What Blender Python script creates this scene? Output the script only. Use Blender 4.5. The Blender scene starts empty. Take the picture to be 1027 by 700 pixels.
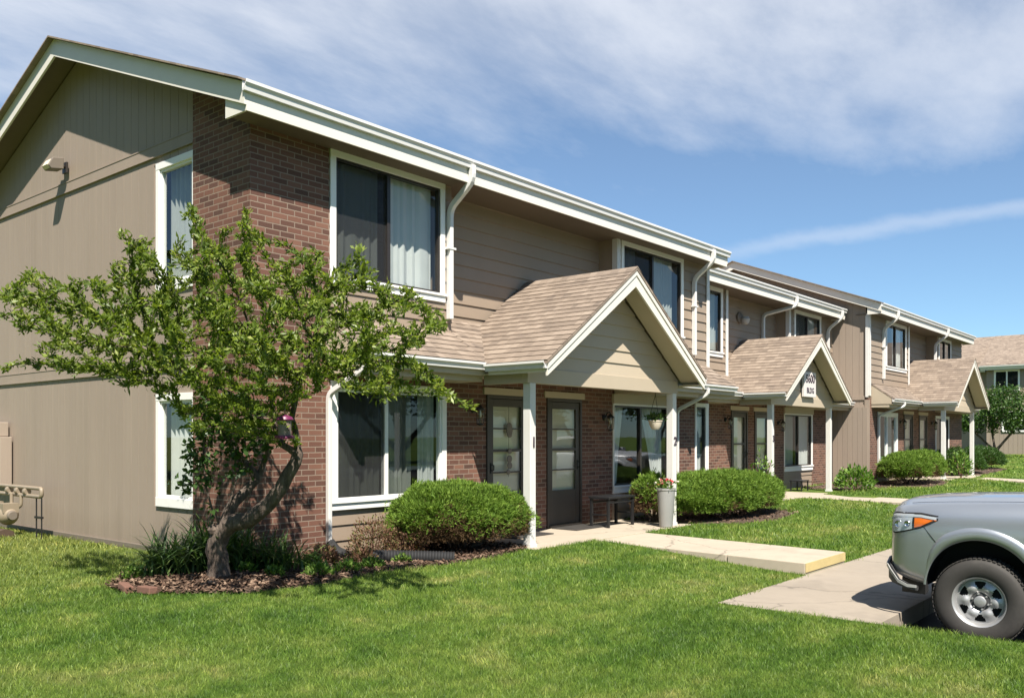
import bpy, bmesh, math, random
import numpy as np
from mathutils import Vector, Matrix
random.seed(7)
RNG = np.random.default_rng(11)
rad = math.radians
SC = bpy.context.scene
COL = SC.collection

# ------------------------------------------------------------------ camera
CA, SA = 0.768, 0.640           # viewing direction (forward) in the ground plane
cam = bpy.data.objects.new('camera', bpy.data.cameras.new('camera'))
COL.objects.link(cam)
cam.location = (0, 0, 1.5)
cam.rotation_euler = (rad(90), 0, math.atan2(SA, CA) - rad(90))
cam.data.sensor_width = 36.0
cam.data.lens = 885 / 1027 * 36
cam.data.shift_y = 88 / 1027
cam.data.clip_start = 0.05
cam.data.clip_end = 5000
SC.camera = cam

# ------------------------------------------------------------------ light
SUN_D = Vector((0.42, 0.54, -0.93)).normalized()      # way the sunlight travels
sun = bpy.data.objects.new('sun', bpy.data.lights.new('sun', 'SUN'))
COL.objects.link(sun)
sun.data.energy = 5.0
sun.data.angle = rad(0.53)
sun.data.color = (1.0, 0.93, 0.83)
sun.rotation_euler = SUN_D.to_track_quat('-Z', 'Y').to_euler()
SUN_EL = math.asin(-SUN_D.z)
SUN_ROT = math.atan2(-SUN_D.x, -SUN_D.y)

world = bpy.data.worlds.new('World')
SC.world = world
world.use_nodes = True
wt = world.node_tree
for n in list(wt.nodes): wt.nodes.remove(n)
def WN(t, **k):
    n = wt.nodes.new(t)
    for a, b in k.items(): setattr(n, a, b)
    return n
def WM(op, a, b=None, c=None):
    n = WN('ShaderNodeMath', operation=op)
    for i, v in enumerate((a, b, c)):
        if v is None: continue
        if isinstance(v, (int, float)): n.inputs[i].default_value = v
        else: wt.links.new(v, n.inputs[i])
    return n.outputs[0]
def WMap(v, a, b, c, d, smooth=True):
    n = WN('ShaderNodeMapRange', interpolation_type='SMOOTHSTEP' if smooth else 'LINEAR')
    wt.links.new(v, n.inputs[0])
    for i, q in enumerate((a, b, c, d)): n.inputs[i + 1].default_value = q
    return n.outputs[0]
sky = WN('ShaderNodeTexSky', sky_type='NISHITA')
sky.sun_disc = False
sky.sun_elevation = SUN_EL
sky.sun_rotation = SUN_ROT
sky.altitude = 1600
sky.air_density = 1.0
sky.dust_density = 0.4
sky.ozone_density = 2.2
tc = WN('ShaderNodeTexCoord')
sep = WN('ShaderNodeSeparateXYZ'); wt.links.new(tc.outputs['Generated'], sep.inputs[0])
X_, Y_, Z_ = sep.outputs
hor = WM('SQRT', WM('ADD', WM('MULTIPLY', X_, X_), WM('MULTIPLY', Y_, Y_)))
slope = WM('DIVIDE', Z_, WM('MAXIMUM', hor, 0.05))
den = WM('ADD', WM('MAXIMUM', Z_, 0.0), 0.12)
comb = WN('ShaderNodeCombineXYZ')
wt.links.new(WM('DIVIDE', X_, den), comb.inputs[0]); wt.links.new(WM('DIVIDE', Y_, den), comb.inputs[1])
mp = WN('ShaderNodeMapping'); mp.inputs['Rotation'].default_value = (0, 0, rad(-28)); mp.inputs['Scale'].default_value = (0.6, 1.15, 1)
wt.links.new(comb.outputs[0], mp.inputs[0])
nz = WN('ShaderNodeTexNoise'); nz.inputs['Scale'].default_value = 1.1; nz.inputs['Detail'].default_value = 9; nz.inputs['Roughness'].default_value = 0.55; nz.inputs['Distortion'].default_value = 0.35
wt.links.new(mp.outputs[0], nz.inputs['Vector'])
nz2 = WN('ShaderNodeTexNoise'); nz2.inputs['Scale'].default_value = 4.5; nz2.inputs['Detail'].default_value = 8; nz2.inputs['Roughness'].default_value = 0.62
wt.links.new(mp.outputs[0], nz2.inputs['Vector'])
n1 = WM('SUBTRACT', nz.outputs['Fac'], 0.5)
n2 = WM('SUBTRACT', nz2.outputs['Fac'], 0.5)
side = WM('SUBTRACT', WM('MULTIPLY', X_, SA), WM('MULTIPLY', Y_, CA))       # grows to the right of the view
base = WM('ADD', WM('ADD', slope, WM('MULTIPLY', n1, 0.42)), WM('ADD', WM('MULTIPLY', n2, 0.16), WM('MULTIPLY', side, -0.06)))
cl = WMap(base, 0.19, 0.54, 0.0, 0.76)
cl = WM('MULTIPLY', cl, WMap(WM('ADD', n1, WM('MULTIPLY', n2, 0.45)), -0.20, 0.14, 0.66, 1.0))
frontness = WM('ADD', WM('MULTIPLY', X_, CA), WM('MULTIPLY', Y_, SA))       # clouds sit over this half of the sky, clear overhead and behind
cl = WM('MULTIPLY', cl, WM('MULTIPLY', WMap(frontness, 0.1, 0.55, 0.12, 1.0), WMap(slope, 0.65, 1.3, 1.0, 0.25)))
cl = WM('MAXIMUM', cl, WMap(slope, 0.0, 0.45, 0.10, 0.10))
# thin streak low in the sky: the band around a tilted great circle
def dirpx(px, py):
    u = (px - 513) / 885; v = (438 - py) / 885
    return Vector((CA + SA * u, SA - CA * u, v)).normalized()
nn = dirpx(700, 257).cross(dirpx(1027, 207)).normalized()
dt = WN('ShaderNodeVectorMath', operation='DOT_PRODUCT'); wt.links.new(tc.outputs['Generated'], dt.inputs[0]); dt.inputs[1].default_value = nn
band = WM('ABSOLUTE', WM('ADD', dt.outputs['Value'], WM('MULTIPLY', n2, 0.02)))
wid = WMap(band, 0.0, 0.013, 0.24, 0.0)
wid = WM('MULTIPLY', wid, WMap(side, 0.12, 0.35, 0.3, 1.0))
cl = WM('MINIMUM', WM('ADD', cl, wid), 0.92)
mix = WN('ShaderNodeMix', data_type='RGBA')
wt.links.new(cl, mix.inputs['Factor'])
tint = WN('ShaderNodeMix', data_type='RGBA', blend_type='MULTIPLY'); tint.inputs['Factor'].default_value = 1.0
wt.links.new(sky.outputs[0], tint.inputs['A']); tint.inputs['B'].default_value = (0.88, 1.17, 1.28, 1)
wt.links.new(tint.outputs['Result'], mix.inputs['A'])
mix.inputs['B'].default_value = (8.4, 8.7, 9.3, 1)
bg = WN('ShaderNodeBackground'); bg.inputs['Strength'].default_value = 0.054
wt.links.new(mix.outputs['Result'], bg.inputs['Color'])
wo = WN('ShaderNodeOutputWorld'); wt.links.new(bg.outputs[0], wo.inputs[0])

SC.view_settings.view_transform = 'Standard'
SC.view_settings.look = 'None'
SC.view_settings.gamma = 1
SC.view_settings.exposure = 1.08
SC.render.engine = 'CYCLES'
SC.cycles.max_bounces = 8
SC.cycles.transparent_max_bounces = 16
SC.cycles.diffuse_bounces = 3

# ------------------------------------------------------------------ materials
def srgb(r, g, b):
    f = lambda c: (c / 255) / 12.92 if c / 255 <= 0.04045 else ((c / 255 + 0.055) / 1.055) ** 2.4
    return (f(r), f(g), f(b), 1)
class NT:
    def __init__(s, name):
        s.m = bpy.data.materials.new(name); s.m.use_nodes = True
        s.t = s.m.node_tree
        s.b = s.t.nodes['Principled BSDF']; s.o = s.t.nodes['Material Output']
    def n(s, t, **k):
        n = s.t.nodes.new(t)
        for a, b in k.items(): setattr(n, a, b)
        return n
    def l(s, a, b): s.t.links.new(a, b)
    def tex(s, which='Object'):
        return s.n('ShaderNodeTexCoord').outputs[which]
    def noise(s, scale, detail=4, rough=0.55, vec=None, dist=0):
        n = s.n('ShaderNodeTexNoise'); n.inputs['Scale'].default_value = scale
        n.inputs['Detail'].default_value = detail; n.inputs['Roughness'].default_value = rough; n.inputs['Distortion'].default_value = dist
        if vec is not None: s.l(vec, n.inputs['Vector'])
        return n.outputs['Fac']
    def geo(s):
        return s.n('ShaderNodeNewGeometry').outputs['Position']
    def ramp(s, fac, stops):
        r = s.n('ShaderNodeValToRGB'); e = r.color_ramp.elements
        while len(e) < len(stops): e.new(0.5)
        for q, (p, c) in zip(e, stops): q.position = p; q.color = tuple(c)[:3] + (1,)
        s.l(fac, r.inputs[0]); return r.outputs[0]
    def mix(s, fac, a, b, blend='MIX'):
        n = s.n('ShaderNodeMix', data_type='RGBA', blend_type=blend)
        for key, v in (('Factor', fac), ('A', a), ('B', b)):
            if isinstance(v, (int, float)): n.inputs[key].default_value = v
            elif isinstance(v, tuple): n.inputs[key].default_value = v[:3] + (1,)
            else: s.l(v, n.inputs[key])
        return n.outputs['Result']
    def math(s, op, a, b=None):
        n = s.n('ShaderNodeMath', operation=op)
        for i, v in enumerate((a, b)):
            if v is None: continue
            if isinstance(v, (int, float)): n.inputs[i].default_value = v
            else: s.l(v, n.inputs[i])
        return n.outputs[0]
    def bump(s, h, strength=0.3, dist=0.01):
        n = s.n('ShaderNodeBump'); n.inputs['Strength'].default_value = strength; n.inputs['Distance'].default_value = dist
        s.l(h, n.inputs['Height']); s.l(n.outputs[0], s.b.inputs['Normal'])
    def mapping(s, vec, scale=(1, 1, 1), loc=(0, 0, 0)):
        n = s.n('ShaderNodeMapping'); n.inputs['Scale'].default_value = scale; n.inputs['Location'].default_value = loc
        s.l(vec, n.inputs[0]); return n.outputs[0]
    def col(s, c):
        if isinstance(c, tuple): s.b.inputs['Base Color'].default_value = c[:3] + (1,)
        else: s.l(c, s.b.inputs['Base Color'])
    def rough(s, r):
        if isinstance(r, (int, float)): s.b.inputs['Roughness'].default_value = r
        else: s.l(r, s.b.inputs['Roughness'])
M = {}
def paint(name, c, r=0.55, var=0.12, stretch=(1, 1, 1), scale=3.0, bump=0.06, dirt=None):
    k = NT(name); g = k.geo()
    a = k.noise(scale, 5, 0.6, k.mapping(g, stretch))
    b = k.noise(45, 3, 0.6, k.mapping(g, stretch))
    lo = tuple(v * (1 - var) for v in c[:3]); hi = tuple(min(1, v * (1 + var)) for v in c[:3])
    cc = k.mix(k.math('ADD', k.math('MULTIPLY', a, 0.7), k.math('MULTIPLY', b, 0.3)), lo, hi)
    if dirt:
        d = k.noise(1.6, 7, 0.68, k.mapping(g, stretch))
        cc = k.mix(k.math('MULTIPLY', k.ramp(d, [(0.5, (0, 0, 0)), (0.72, (1, 1, 1))]), 0.55), cc, dirt)
    if 'siding' in name:
        sz = k.n('ShaderNodeSeparateXYZ'); k.l(g, sz.inputs[0]); mr = k.n('ShaderNodeMapRange'); k.l(k.math('ADD', sz.outputs[2], k.math('MULTIPLY', a, 0.5)), mr.inputs[0])
        for i, v in enumerate((0.25, 0.75, 0.35, 0.0)): mr.inputs[i + 1].default_value = v
        cc = k.mix(mr.outputs[0], cc, (0.16, 0.12, 0.085))
        stn = k.noise(0.5, 6, 0.7, k.mapping(g, (1, 1, 0.35))); cc = k.mix(k.math('MULTIPLY', k.ramp(stn, [(0.45, (0, 0, 0)), (0.7, (1, 1, 1))]), 0.22), cc, (0.36, 0.30, 0.235))
    k.col(cc); k.rough(r); k.bump(b, bump, 0.004)
    M[name] = k.m; return k.m
paint('wood_siding_paint', (0.272, 0.219, 0.174), 0.65, 0.16, (1, 1, 0.05), 3.0, 0.6, (0.21, 0.17, 0.13))
paint('lap_siding_paint', (0.262, 0.202, 0.150), 0.6, 0.09, (0.25, 0.25, 1), 3.5, 0.2, (0.23, 0.185, 0.138))
paint('beam_paint', (0.42, 0.355, 0.265), 0.55, 0.07, (1, 1, 1), 3.0, 0.1)
paint('dark_trim_paint', (0.15, 0.125, 0.10), 0.6, 0.12)
paint('soffit_paint', (0.13, 0.10, 0.07), 0.65, 0.15, (0.6, 3, 1), 3)
paint('white_trim_paint', (0.62, 0.61, 0.585), 0.45, 0.05, (1, 1, 0.6), 4, 0.08, (0.58, 0.55, 0.48))
paint('gutter_enamel', (0.63, 0.62, 0.60), 0.32, 0.04, (1, 1, 1), 3, 0.03, (0.62, 0.60, 0.56))
paint('fascia_paint', (0.66, 0.63, 0.56), 0.45, 0.05, (0.5, 1, 2), 3, 0.06, (0.60, 0.57, 0.50))
paint('window_vinyl', (0.76, 0.75, 0.72), 0.4, 0.03)
paint('dark_bronze', (0.028, 0.023, 0.02), 0.35, 0.2)
paint('door_brown', (0.05, 0.042, 0.036), 0.4, 0.2)
paint('interior', (0.10, 0.09, 0.08), 0.9, 0.1)
paint('inner_door_cream', (0.66, 0.60, 0.47), 0.6, 0.1)
paint('gas_beige', (0.24, 0.195, 0.14), 0.45, 0.15, (1, 1, 1), 8, 0.1)
paint('black_metal', (0.015, 0.015, 0.016), 0.35, 0.2)
paint('black_plastic', (0.010, 0.010, 0.011), 0.75, 0.25)
paint('rubber', (0.034, 0.031, 0.028), 0.75, 0.3, (1, 1, 1), 9, 0.1, (0.085, 0.078, 0.068))
paint('gray_plastic', (0.055, 0.055, 0.057), 0.6, 0.15)
paint('sign_white', (0.60, 0.57, 0.55), 0.5, 0.04)
paint('sign_ink', (0.045, 0.03, 0.045), 0.5, 0.1)
paint('pot_zinc', (0.27, 0.27, 0.26), 0.42, 0.2, (1, 1, 0.5), 9, 0.1, (0.28, 0.27, 0.25))
paint('pot_cream', (0.62, 0.55, 0.44), 0.6, 0.1)
paint('feeder_pink', (0.13, 0.016, 0.07), 0.4, 0.1)
paint('feeder_tube', (0.18, 0.14, 0.12), 0.3, 0.2)
paint('petal_red', (0.55, 0.03, 0.05), 0.6, 0.2)
paint('petal_white', (0.80, 0.74, 0.62), 0.6, 0.1)
paint('petal_pink', (0.75, 0.30, 0.28), 0.6, 0.2)
paint('soil', (0.07, 0.045, 0.03), 0.95, 0.35, (1, 1, 1), 7, 0.5)
paint('edging_brick', (0.15, 0.075, 0.052), 0.85, 0.3, (1, 1, 1), 12, 0.4)
paint('twig_dead', (0.16, 0.085, 0.055), 0.9, 0.3, (1, 1, 1), 15, 0.2)
paint('galv_steel', (0.36, 0.36, 0.35), 0.4, 0.15)

def m_brick(name, cols, mortar):
    k = NT(name); uv = k.n('ShaderNodeUVMap').outputs[0]
    wob = k.n('ShaderNodeVectorMath', operation='ADD')
    k.l(uv, wob.inputs[0])
    nv = k.n('ShaderNodeTexNoise'); nv.inputs['Scale'].default_value = 7; k.l(uv, nv.inputs['Vector'])
    sc = k.n('ShaderNodeVectorMath', operation='SCALE'); sc.inputs['Scale'].default_value = 0.006; k.l(nv.outputs['Color'], sc.inputs[0]); k.l(sc.outputs[0], wob.inputs[1])
    b = k.n('ShaderNodeTexBrick'); b.offset = 0.5
    k.l(wob.outputs[0], b.inputs['Vector'])
    b.inputs['Scale'].default_value = 1; b.inputs['Brick Width'].default_value = 0.205; b.inputs['Row Height'].default_value = 0.069
    b.inputs['Mortar Size'].default_value = 0.0068; b.inputs['Mortar Smooth'].default_value = 0.12; b.inputs['Bias'].default_value = 0
    b.inputs['Color1'].default_value = (0, 0, 0, 1); b.inputs['Color2'].default_value = (1, 1, 1, 1); b.inputs['Mortar'].default_value = (0.5, 0.5, 0.5, 1)
    body = k.ramp(b.outputs['Color'], [(0.0, cols[0]), (0.35, cols[1]), (0.65, cols[2]), (1.0, cols[3])])
    sp = k.noise(70, 4, 0.7, uv)
    body = k.mix(k.ramp(sp, [(0.35, (0, 0, 0)), (0.75, (1, 1, 1))]), k.mix(0.0, body, body), k.mix(0.22, body, (0.24, 0.14, 0.10)))
    big = k.noise(0.9, 5, 0.6, uv)
    body = k.mix(k.math('MULTIPLY', big, 0.25), body, (0.12, 0.065, 0.045))
    mor = k.mix(k.noise(9, 4, 0.6, uv), tuple(v * 0.8 for v in mortar), mortar)
    k.col(k.mix(b.outputs['Fac'], body, mor)); k.rough(0.85)
    h = k.math('ADD', k.math('MULTIPLY', k.math('SUBTRACT', 1.0, b.outputs['Fac']), 1.0), k.math('MULTIPLY', sp, 0.25))
    k.bump(h, 0.7, 0.008)
    M[name] = k.m
m_brick('brickwork', [(0.052, 0.021, 0.014), (0.098, 0.037, 0.024), (0.132, 0.053, 0.034), (0.18, 0.082, 0.053)], (0.25, 0.185, 0.14))

def m_shingle():
    k = NT('asphalt_shingle'); uv = k.n('ShaderNodeUVMap').outputs[0]
    def layer(off, w, h):
        b = k.n('ShaderNodeTexBrick'); b.offset = off; b.offset_frequency = 2; b.squash = 0.8; b.squash_frequency = 3
        k.l(uv, b.inputs['Vector']); b.inputs['Scale'].default_value = 1
        b.inputs['Brick Width'].default_value = w; b.inputs['Row Height'].default_value = h; b.inputs['Mortar Size'].default_value = 0.005
        b.inputs['Mortar Smooth'].default_value = 0.3
        b.inputs['Color1'].default_value = (0, 0, 0, 1); b.inputs['Color2'].default_value = (1, 1, 1, 1); b.inputs['Mortar'].default_value = (0.3, 0.3, 0.3, 1)
        return b
    b = layer(0.37, 0.16, 0.135); b2 = layer(0.61, 0.31, 0.135)
    f = k.math('ADD', k.math('MULTIPLY', b.outputs['Color'], 0.5), k.math('MULTIPLY', b2.outputs['Color'], 0.5))
    c = k.ramp(f, [(0.0, (0.095, 0.071, 0.053)), (0.35, (0.155, 0.117, 0.086)), (0.6, (0.205, 0.158, 0.118)), (1.0, (0.28, 0.223, 0.172))])
    g = k.noise(160, 2, 0.7, uv)
    c = k.mix(k.math('MULTIPLY', g, 0.5), c, k.mix(g, (0.11, 0.08, 0.065), (0.42, 0.35, 0.29)))
    # butt edge of each course
    sx = k.n('ShaderNodeSeparateXYZ'); k.l(uv, sx.inputs[0])
    row = k.math('FRACT', k.math('DIVIDE', sx.outputs[1], 0.135))
    k.col(c); k.rough(0.93)
    h = k.math('ADD', k.math('MULTIPLY', k.math('SUBTRACT', 1.0, row), 1.0), k.math('MULTIPLY', g, 0.25))
    h = k.math('ADD', h, k.math('MULTIPLY', b.outputs['Color'], 0.35))
    k.bump(h, 0.5, 0.006)
    M['asphalt_shingle'] = k.m
m_shingle()

def m_concrete(name, c, crack=True, scale=1.0):
    k = NT(name); g = k.geo()
    a = k.noise(0.8 * scale, 7, 0.65, g); s = k.noise(120, 3, 0.7, g); st = k.noise(4.0, 6, 0.7, g)
    cc = k.mix(a, tuple(v * 0.80 for v in c), tuple(min(1, v * 1.12) for v in c))
    cc = k.mix(k.math('MULTIPLY', k.ramp(st, [(0.45, (0, 0, 0)), (0.75, (1, 1, 1))]), 0.35), cc, tuple(v * 0.6 for v in c))
    cc = k.mix(k.math('MULTIPLY', s, 0.35), cc, tuple(v * 0.65 for v in c))
    if crack:
        vo = k.n('ShaderNodeTexVoronoi', feature='DISTANCE_TO_EDGE'); vo.inputs['Scale'].default_value = 0.42
        dv = k.n('ShaderNodeVectorMath', operation='SCALE'); dv.inputs['Scale'].default_value = 0.35; nn_ = k.n('ShaderNodeTexNoise'); nn_.inputs['Scale'].default_value = 2.5; nn_.inputs['Detail'].default_value = 6; k.l(g, nn_.inputs['Vector']); k.l(nn_.outputs['Color'], dv.inputs[0])
        av = k.n('ShaderNodeVectorMath', operation='ADD'); k.l(g, av.inputs[0]); k.l(dv.outputs[0], av.inputs[1]); k.l(av.outputs[0], vo.inputs['Vector'])
        cr = k.ramp(vo.outputs['Distance'], [(0.0, (1, 1, 1)), (0.006, (0, 0, 0))]); cc = k.mix(k.math('MULTIPLY', cr, 0.65), cc, (0.09, 0.075, 0.06))
        bl = k.noise(1.7, 3, 0.5, g); cc = k.mix(k.math('MULTIPLY', k.ramp(bl, [(0.58, (0, 0, 0)), (0.66, (1, 1, 1))]), 0.28), cc, tuple(v * 0.55 for v in c))
    k.col(cc); k.rough(0.88); k.bump(s, 0.35, 0.004); M[name] = k.m
m_concrete('concrete_walk', (0.42, 0.36, 0.28))
m_concrete('concrete_old', (0.31, 0.265, 0.21))
m_concrete('asphalt', (0.055, 0.053, 0.052))
m_concrete('curb_yellow', (0.50, 0.40, 0.18))

def m_grass(name, attr):
    k = NT(name); g = k.geo()
    p = k.noise(0.8, 5, 0.6, k.mapping(g, (0.45, 1.2, 0))); q = k.noise(2.3, 5, 0.65, k.mapping(g, (1, 1, 0)));
    f = k.math('ADD', k.math('MULTIPLY', p, 0.55), k.math('MULTIPLY', q, 0.45))
    c = k.ramp(f, [(0.33, (0.050, 0.112, 0.018)), (0.44, (0.098, 0.180, 0.026)), (0.54, (0.165, 0.240, 0.045)), (0.66, (0.29, 0.30, 0.10))])
    # drier strip close to the end wall and along paving
    sx = k.n('ShaderNodeSeparateXYZ'); k.l(g, sx.inputs[0])
    mr = k.n('ShaderNodeMapRange'); k.l(k.math('ADD', k.math('MULTIPLY', sx.outputs[1], 1.0), k.math('MULTIPLY', q, 3.0)), mr.inputs[0])
    for i, v in enumerate((9.0, 14.5, 0.0, 0.5)): mr.inputs[i + 1].default_value = v
    gate = k.n('ShaderNodeMapRange'); k.l(sx.outputs[0], gate.inputs[0])
    for i, v in enumerate((6.5, 7.5, 1.0, 0.35)): gate.inputs[i + 1].default_value = v
    c = k.mix(k.math('MULTIPLY', mr.outputs[0], gate.outputs[0]), c, (0.27, 0.27, 0.085))
    q3 = k.noise(7, 4, 0.7, k.mapping(g, (1, 1, 0))); c = k.mix(1.0, c, k.ramp(q3, [(0.32, (0.68, 0.72, 0.7)), (0.52, (1, 1, 1)), (0.70, (1.3, 1.22, 1.3))]), 'MULTIPLY')
    if attr:
        at = k.n('ShaderNodeAttribute'); at.attribute_name = 'rnd'
        c2 = k.ramp(at.outputs['Fac'], [(0, (0.45, 0.52, 0.5)), (0.5, (0.95, 0.95, 0.9)), (0.9, (1.4, 1.35, 1.2)), (1, (2.3, 1.8, 2.0))])
        c = k.mix(1.0, c, c2, 'MULTIPLY')
        k.col(c); k.rough(0.5)
        k.b.inputs['Specular IOR Level'].default_value = 0.35
        tr = k.n('ShaderNodeBsdfTranslucent'); k.l(k.mix(1.0, c, (1.3, 1.5, 0.7), 'MULTIPLY'), tr.inputs[0])
        ms = k.n('ShaderNodeMixShader'); ms.inputs[0].default_value = 0.35
        k.l(k.b.outputs[0], ms.inputs[1]); k.l(tr.outputs[0], ms.inputs[2]); k.l(ms.outputs[0], k.o.inputs[0])
    else:
        s = k.noise(30, 5, 0.75, g); s2 = k.noise(180, 3, 0.75, g)
        c = k.mix(k.math('MULTIPLY', k.ramp(s, [(0.35, (0, 0, 0)), (0.7, (1, 1, 1))]), 0.4), k.mix(1.0, c, (0.85, 0.85, 0.85), 'MULTIPLY'), (0.05, 0.06, 0.018))
        k.col(c); k.rough(0.95); k.bump(s2, 0.8, 0.03)
        k.b.inputs['Specular IOR Level'].default_value = 0.1
    M[name] = k.m
m_grass('lawn_blades', True); m_grass('lawn_soil', False)

def m_leaf(name, stops, trans=0.3, rough=0.45, spec=0.4):
    k = NT(name); at = k.n('ShaderNodeAttribute'); at.attribute_name = 'rnd'
    c = k.ramp(at.outputs['Fac'], stops); k.col(c); k.rough(rough); k.b.inputs['Specular IOR Level'].default_value = spec
    tr = k.n('ShaderNodeBsdfTranslucent'); k.l(k.mix(1.0, c, (1.6, 1.7, 0.6), 'MULTIPLY'), tr.inputs[0])
    ms = k.n('ShaderNodeMixShader'); ms.inputs[0].default_value = trans
    k.l(k.b.outputs[0], ms.inputs[1]); k.l(tr.outputs[0], ms.inputs[2]); k.l(ms.outputs[0], k.o.inputs[0])
    M[name] = k.m
m_leaf('tree_leaf', [(0, (0.040, 0.075, 0.014)), (0.45, (0.120, 0.175, 0.026)), (0.8, (0.22, 0.275, 0.05)), (1, (0.36, 0.38, 0.11))], 0.38)
m_leaf('sucker_leaf', [(0, (0.025, 0.06, 0.014)), (1, (0.06, 0.12, 0.024))], 0.25)
m_leaf('juniper_leaf', [(0, (0.06, 0.115, 0.018)), (0.55, (0.125, 0.21, 0.03)), (1, (0.22, 0.31, 0.055))], 0.22, 0.6, 0.2)
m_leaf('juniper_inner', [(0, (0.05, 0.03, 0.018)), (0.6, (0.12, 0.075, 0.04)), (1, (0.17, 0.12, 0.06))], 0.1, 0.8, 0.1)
m_leaf('barberry_leaf', [(0, (0.10, 0.05, 0.035)), (0.5, (0.20, 0.11, 0.07)), (0.8, (0.13, 0.16, 0.05)), (1, (0.30, 0.19, 0.12))], 0.2, 0.7, 0.2)
m_leaf('lily_leaf', [(0, (0.025, 0.06, 0.018)), (0.7, (0.06, 0.12, 0.03)), (1, (0.14, 0.2, 0.06))], 0.25)
m_leaf('bright_leaf', [(0, (0.06, 0.13, 0.02)), (0.6, (0.12, 0.22, 0.035)), (1, (0.24, 0.34, 0.09))], 0.3)
m_leaf('dark_leaf', [(0, (0.022, 0.055, 0.014)), (0.6, (0.05, 0.105, 0.022)), (1, (0.09, 0.16, 0.035))], 0.25)
m_leaf('mulch_chip', [(0, (0.04, 0.025, 0.018)), (0.6, (0.115, 0.072, 0.05)), (1, (0.24, 0.17, 0.12))], 0.0, 0.9, 0.1)

def m_bark():
    k = NT('bark'); g = k.geo(); v = k.mapping(g, (3.2, 3.2, 0.8))
    a = k.noise(7, 8, 0.7, v, 0.4); b = k.noise(2, 4, 0.6, g)
    c = k.ramp(a, [(0.34, (0.025, 0.018, 0.014)), (0.5, (0.085, 0.062, 0.048)), (0.68, (0.19, 0.145, 0.115))])
    k.col(k.mix(k.math('MULTIPLY', b, 0.25), c, (0.14, 0.11, 0.09))); k.rough(0.9); k.bump(a, 1.0, 0.03)
    M['bark'] = k.m
m_bark()

def m_glass(name, tint, refl=1.0):
    k = NT(name)
    tr = k.n('ShaderNodeBsdfTransparent'); tr.inputs[0].default_value = tint + (1,)
    gl = k.n('ShaderNodeBsdfGlossy'); gl.inputs['Roughness'].default_value = 0.015; gl.inputs[0].default_value = (0.9, 0.95, 1, 1)
    fr = k.n('ShaderNodeFresnel'); bf = k.n('ShaderNodeMapRange'); k.l(k.n('ShaderNodeNewGeometry').outputs['Backfacing'], bf.inputs[0])
    bf.inputs[3].default_value = 1.52; bf.inputs[4].default_value = 1 / 1.52; k.l(bf.outputs[0], fr.inputs[0])
    g = k.noise(1.3, 2, 0.5, k.geo())
    bm_ = k.n('ShaderNodeBump'); bm_.inputs['Strength'].default_value = 0.05; bm_.inputs['Distance'].default_value = 0.02; k.l(g, bm_.inputs['Height']); k.l(bm_.outputs[0], gl.inputs['Normal'])
    ms = k.n('ShaderNodeMixShader'); k.l(k.math('MULTIPLY', fr.outputs[0], refl), ms.inputs[0])
    k.l(tr.outputs[0], ms.inputs[1]); k.l(gl.outputs[0], ms.inputs[2]); k.l(ms.outputs[0], k.o.inputs[0])
    M[name] = k.m
m_glass('window_glass', (0.84, 0.88, 0.87), 1.25)
def m_screen():
    k = NT('insect_screen')
    tr = k.n('ShaderNodeBsdfTransparent'); df = k.n('ShaderNodeBsdfDiffuse'); df.inputs[0].default_value = (0.035, 0.035, 0.036, 1)
    ms = k.n('ShaderNodeMixShader'); ms.inputs[0].default_value = 0.55
    k.l(tr.outputs[0], ms.inputs[1]); k.l(df.outputs[0], ms.inputs[2]); k.l(ms.outputs[0], k.o.inputs[0]); M['insect_screen'] = k.m
m_screen()
m_glass('lamp_glass', (0.85, 0.83, 0.75))
def m_cloth(name, c, trans=0.35):
    k = NT(name); g = k.geo(); a = k.noise(5, 3, 0.5, g)
    cc = k.mix(a, tuple(v * 0.9 for v in c), c); k.col(cc); k.rough(0.9)
    tr = k.n('ShaderNodeBsdfTranslucent'); k.l(cc, tr.inputs[0]); ms = k.n('ShaderNodeMixShader'); ms.inputs[0].default_value = trans
    k.l(k.b.outputs[0], ms.inputs[1]); k.l(tr.outputs[0], ms.inputs[2]); k.l(ms.outputs[0], k.o.inputs[0]); M[name] = k.m
m_cloth('curtain_white', (0.84, 0.84, 0.82))
m_cloth('curtain_grey', (0.52, 0.54, 0.52))
m_cloth('curtain_dark', (0.20, 0.21, 0.19))
m_cloth('shade_cream', (0.72, 0.66, 0.52))
def m_carpaint():
    k = NT('silver_car_paint'); k.b.inputs['Base Color'].default_value = (0.35, 0.375, 0.405, 1); k.b.inputs['Metallic'].default_value = 0.65
    k.b.inputs['Roughness'].default_value = 0.34; k.b.inputs['Coat Weight'].default_value = 0.8; k.b.inputs['Coat Roughness'].default_value = 0.05
    f = k.noise(900, 1, 0.5, k.geo()); k.bump(f, 0.03, 0.001); M['silver_car_paint'] = k.m
    for nm, c, mt, r in (('chrome', (0.50, 0.51, 0.53), 1.0, 0.2), ('wheel_silver', (0.44, 0.44, 0.44), 0.6, 0.42), ('lamp_amber', (0.80, 0.17, 0.02), 0.0, 0.18), ('lamp_silver', (0.62, 0.64, 0.66), 0.35, 0.3), ('tail_red', (0.4, 0.01, 0.01), 0, 0.2), ('dark_glass', (0.01, 0.012, 0.014), 0.0, 0.04), ('white_car_paint', (0.75, 0.75, 0.75), 0, 0.25)):
        q = NT(nm); q.col(c); q.b.inputs['Metallic'].default_value = mt; q.b.inputs['Roughness'].default_value = r
        q.bump(q.noise(25, 2, 0.5, q.geo()), 0.03, 0.002); M[nm] = q.m
m_carpaint()
m_glass('headlight_lens', (0.9, 0.93, 0.95))

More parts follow.
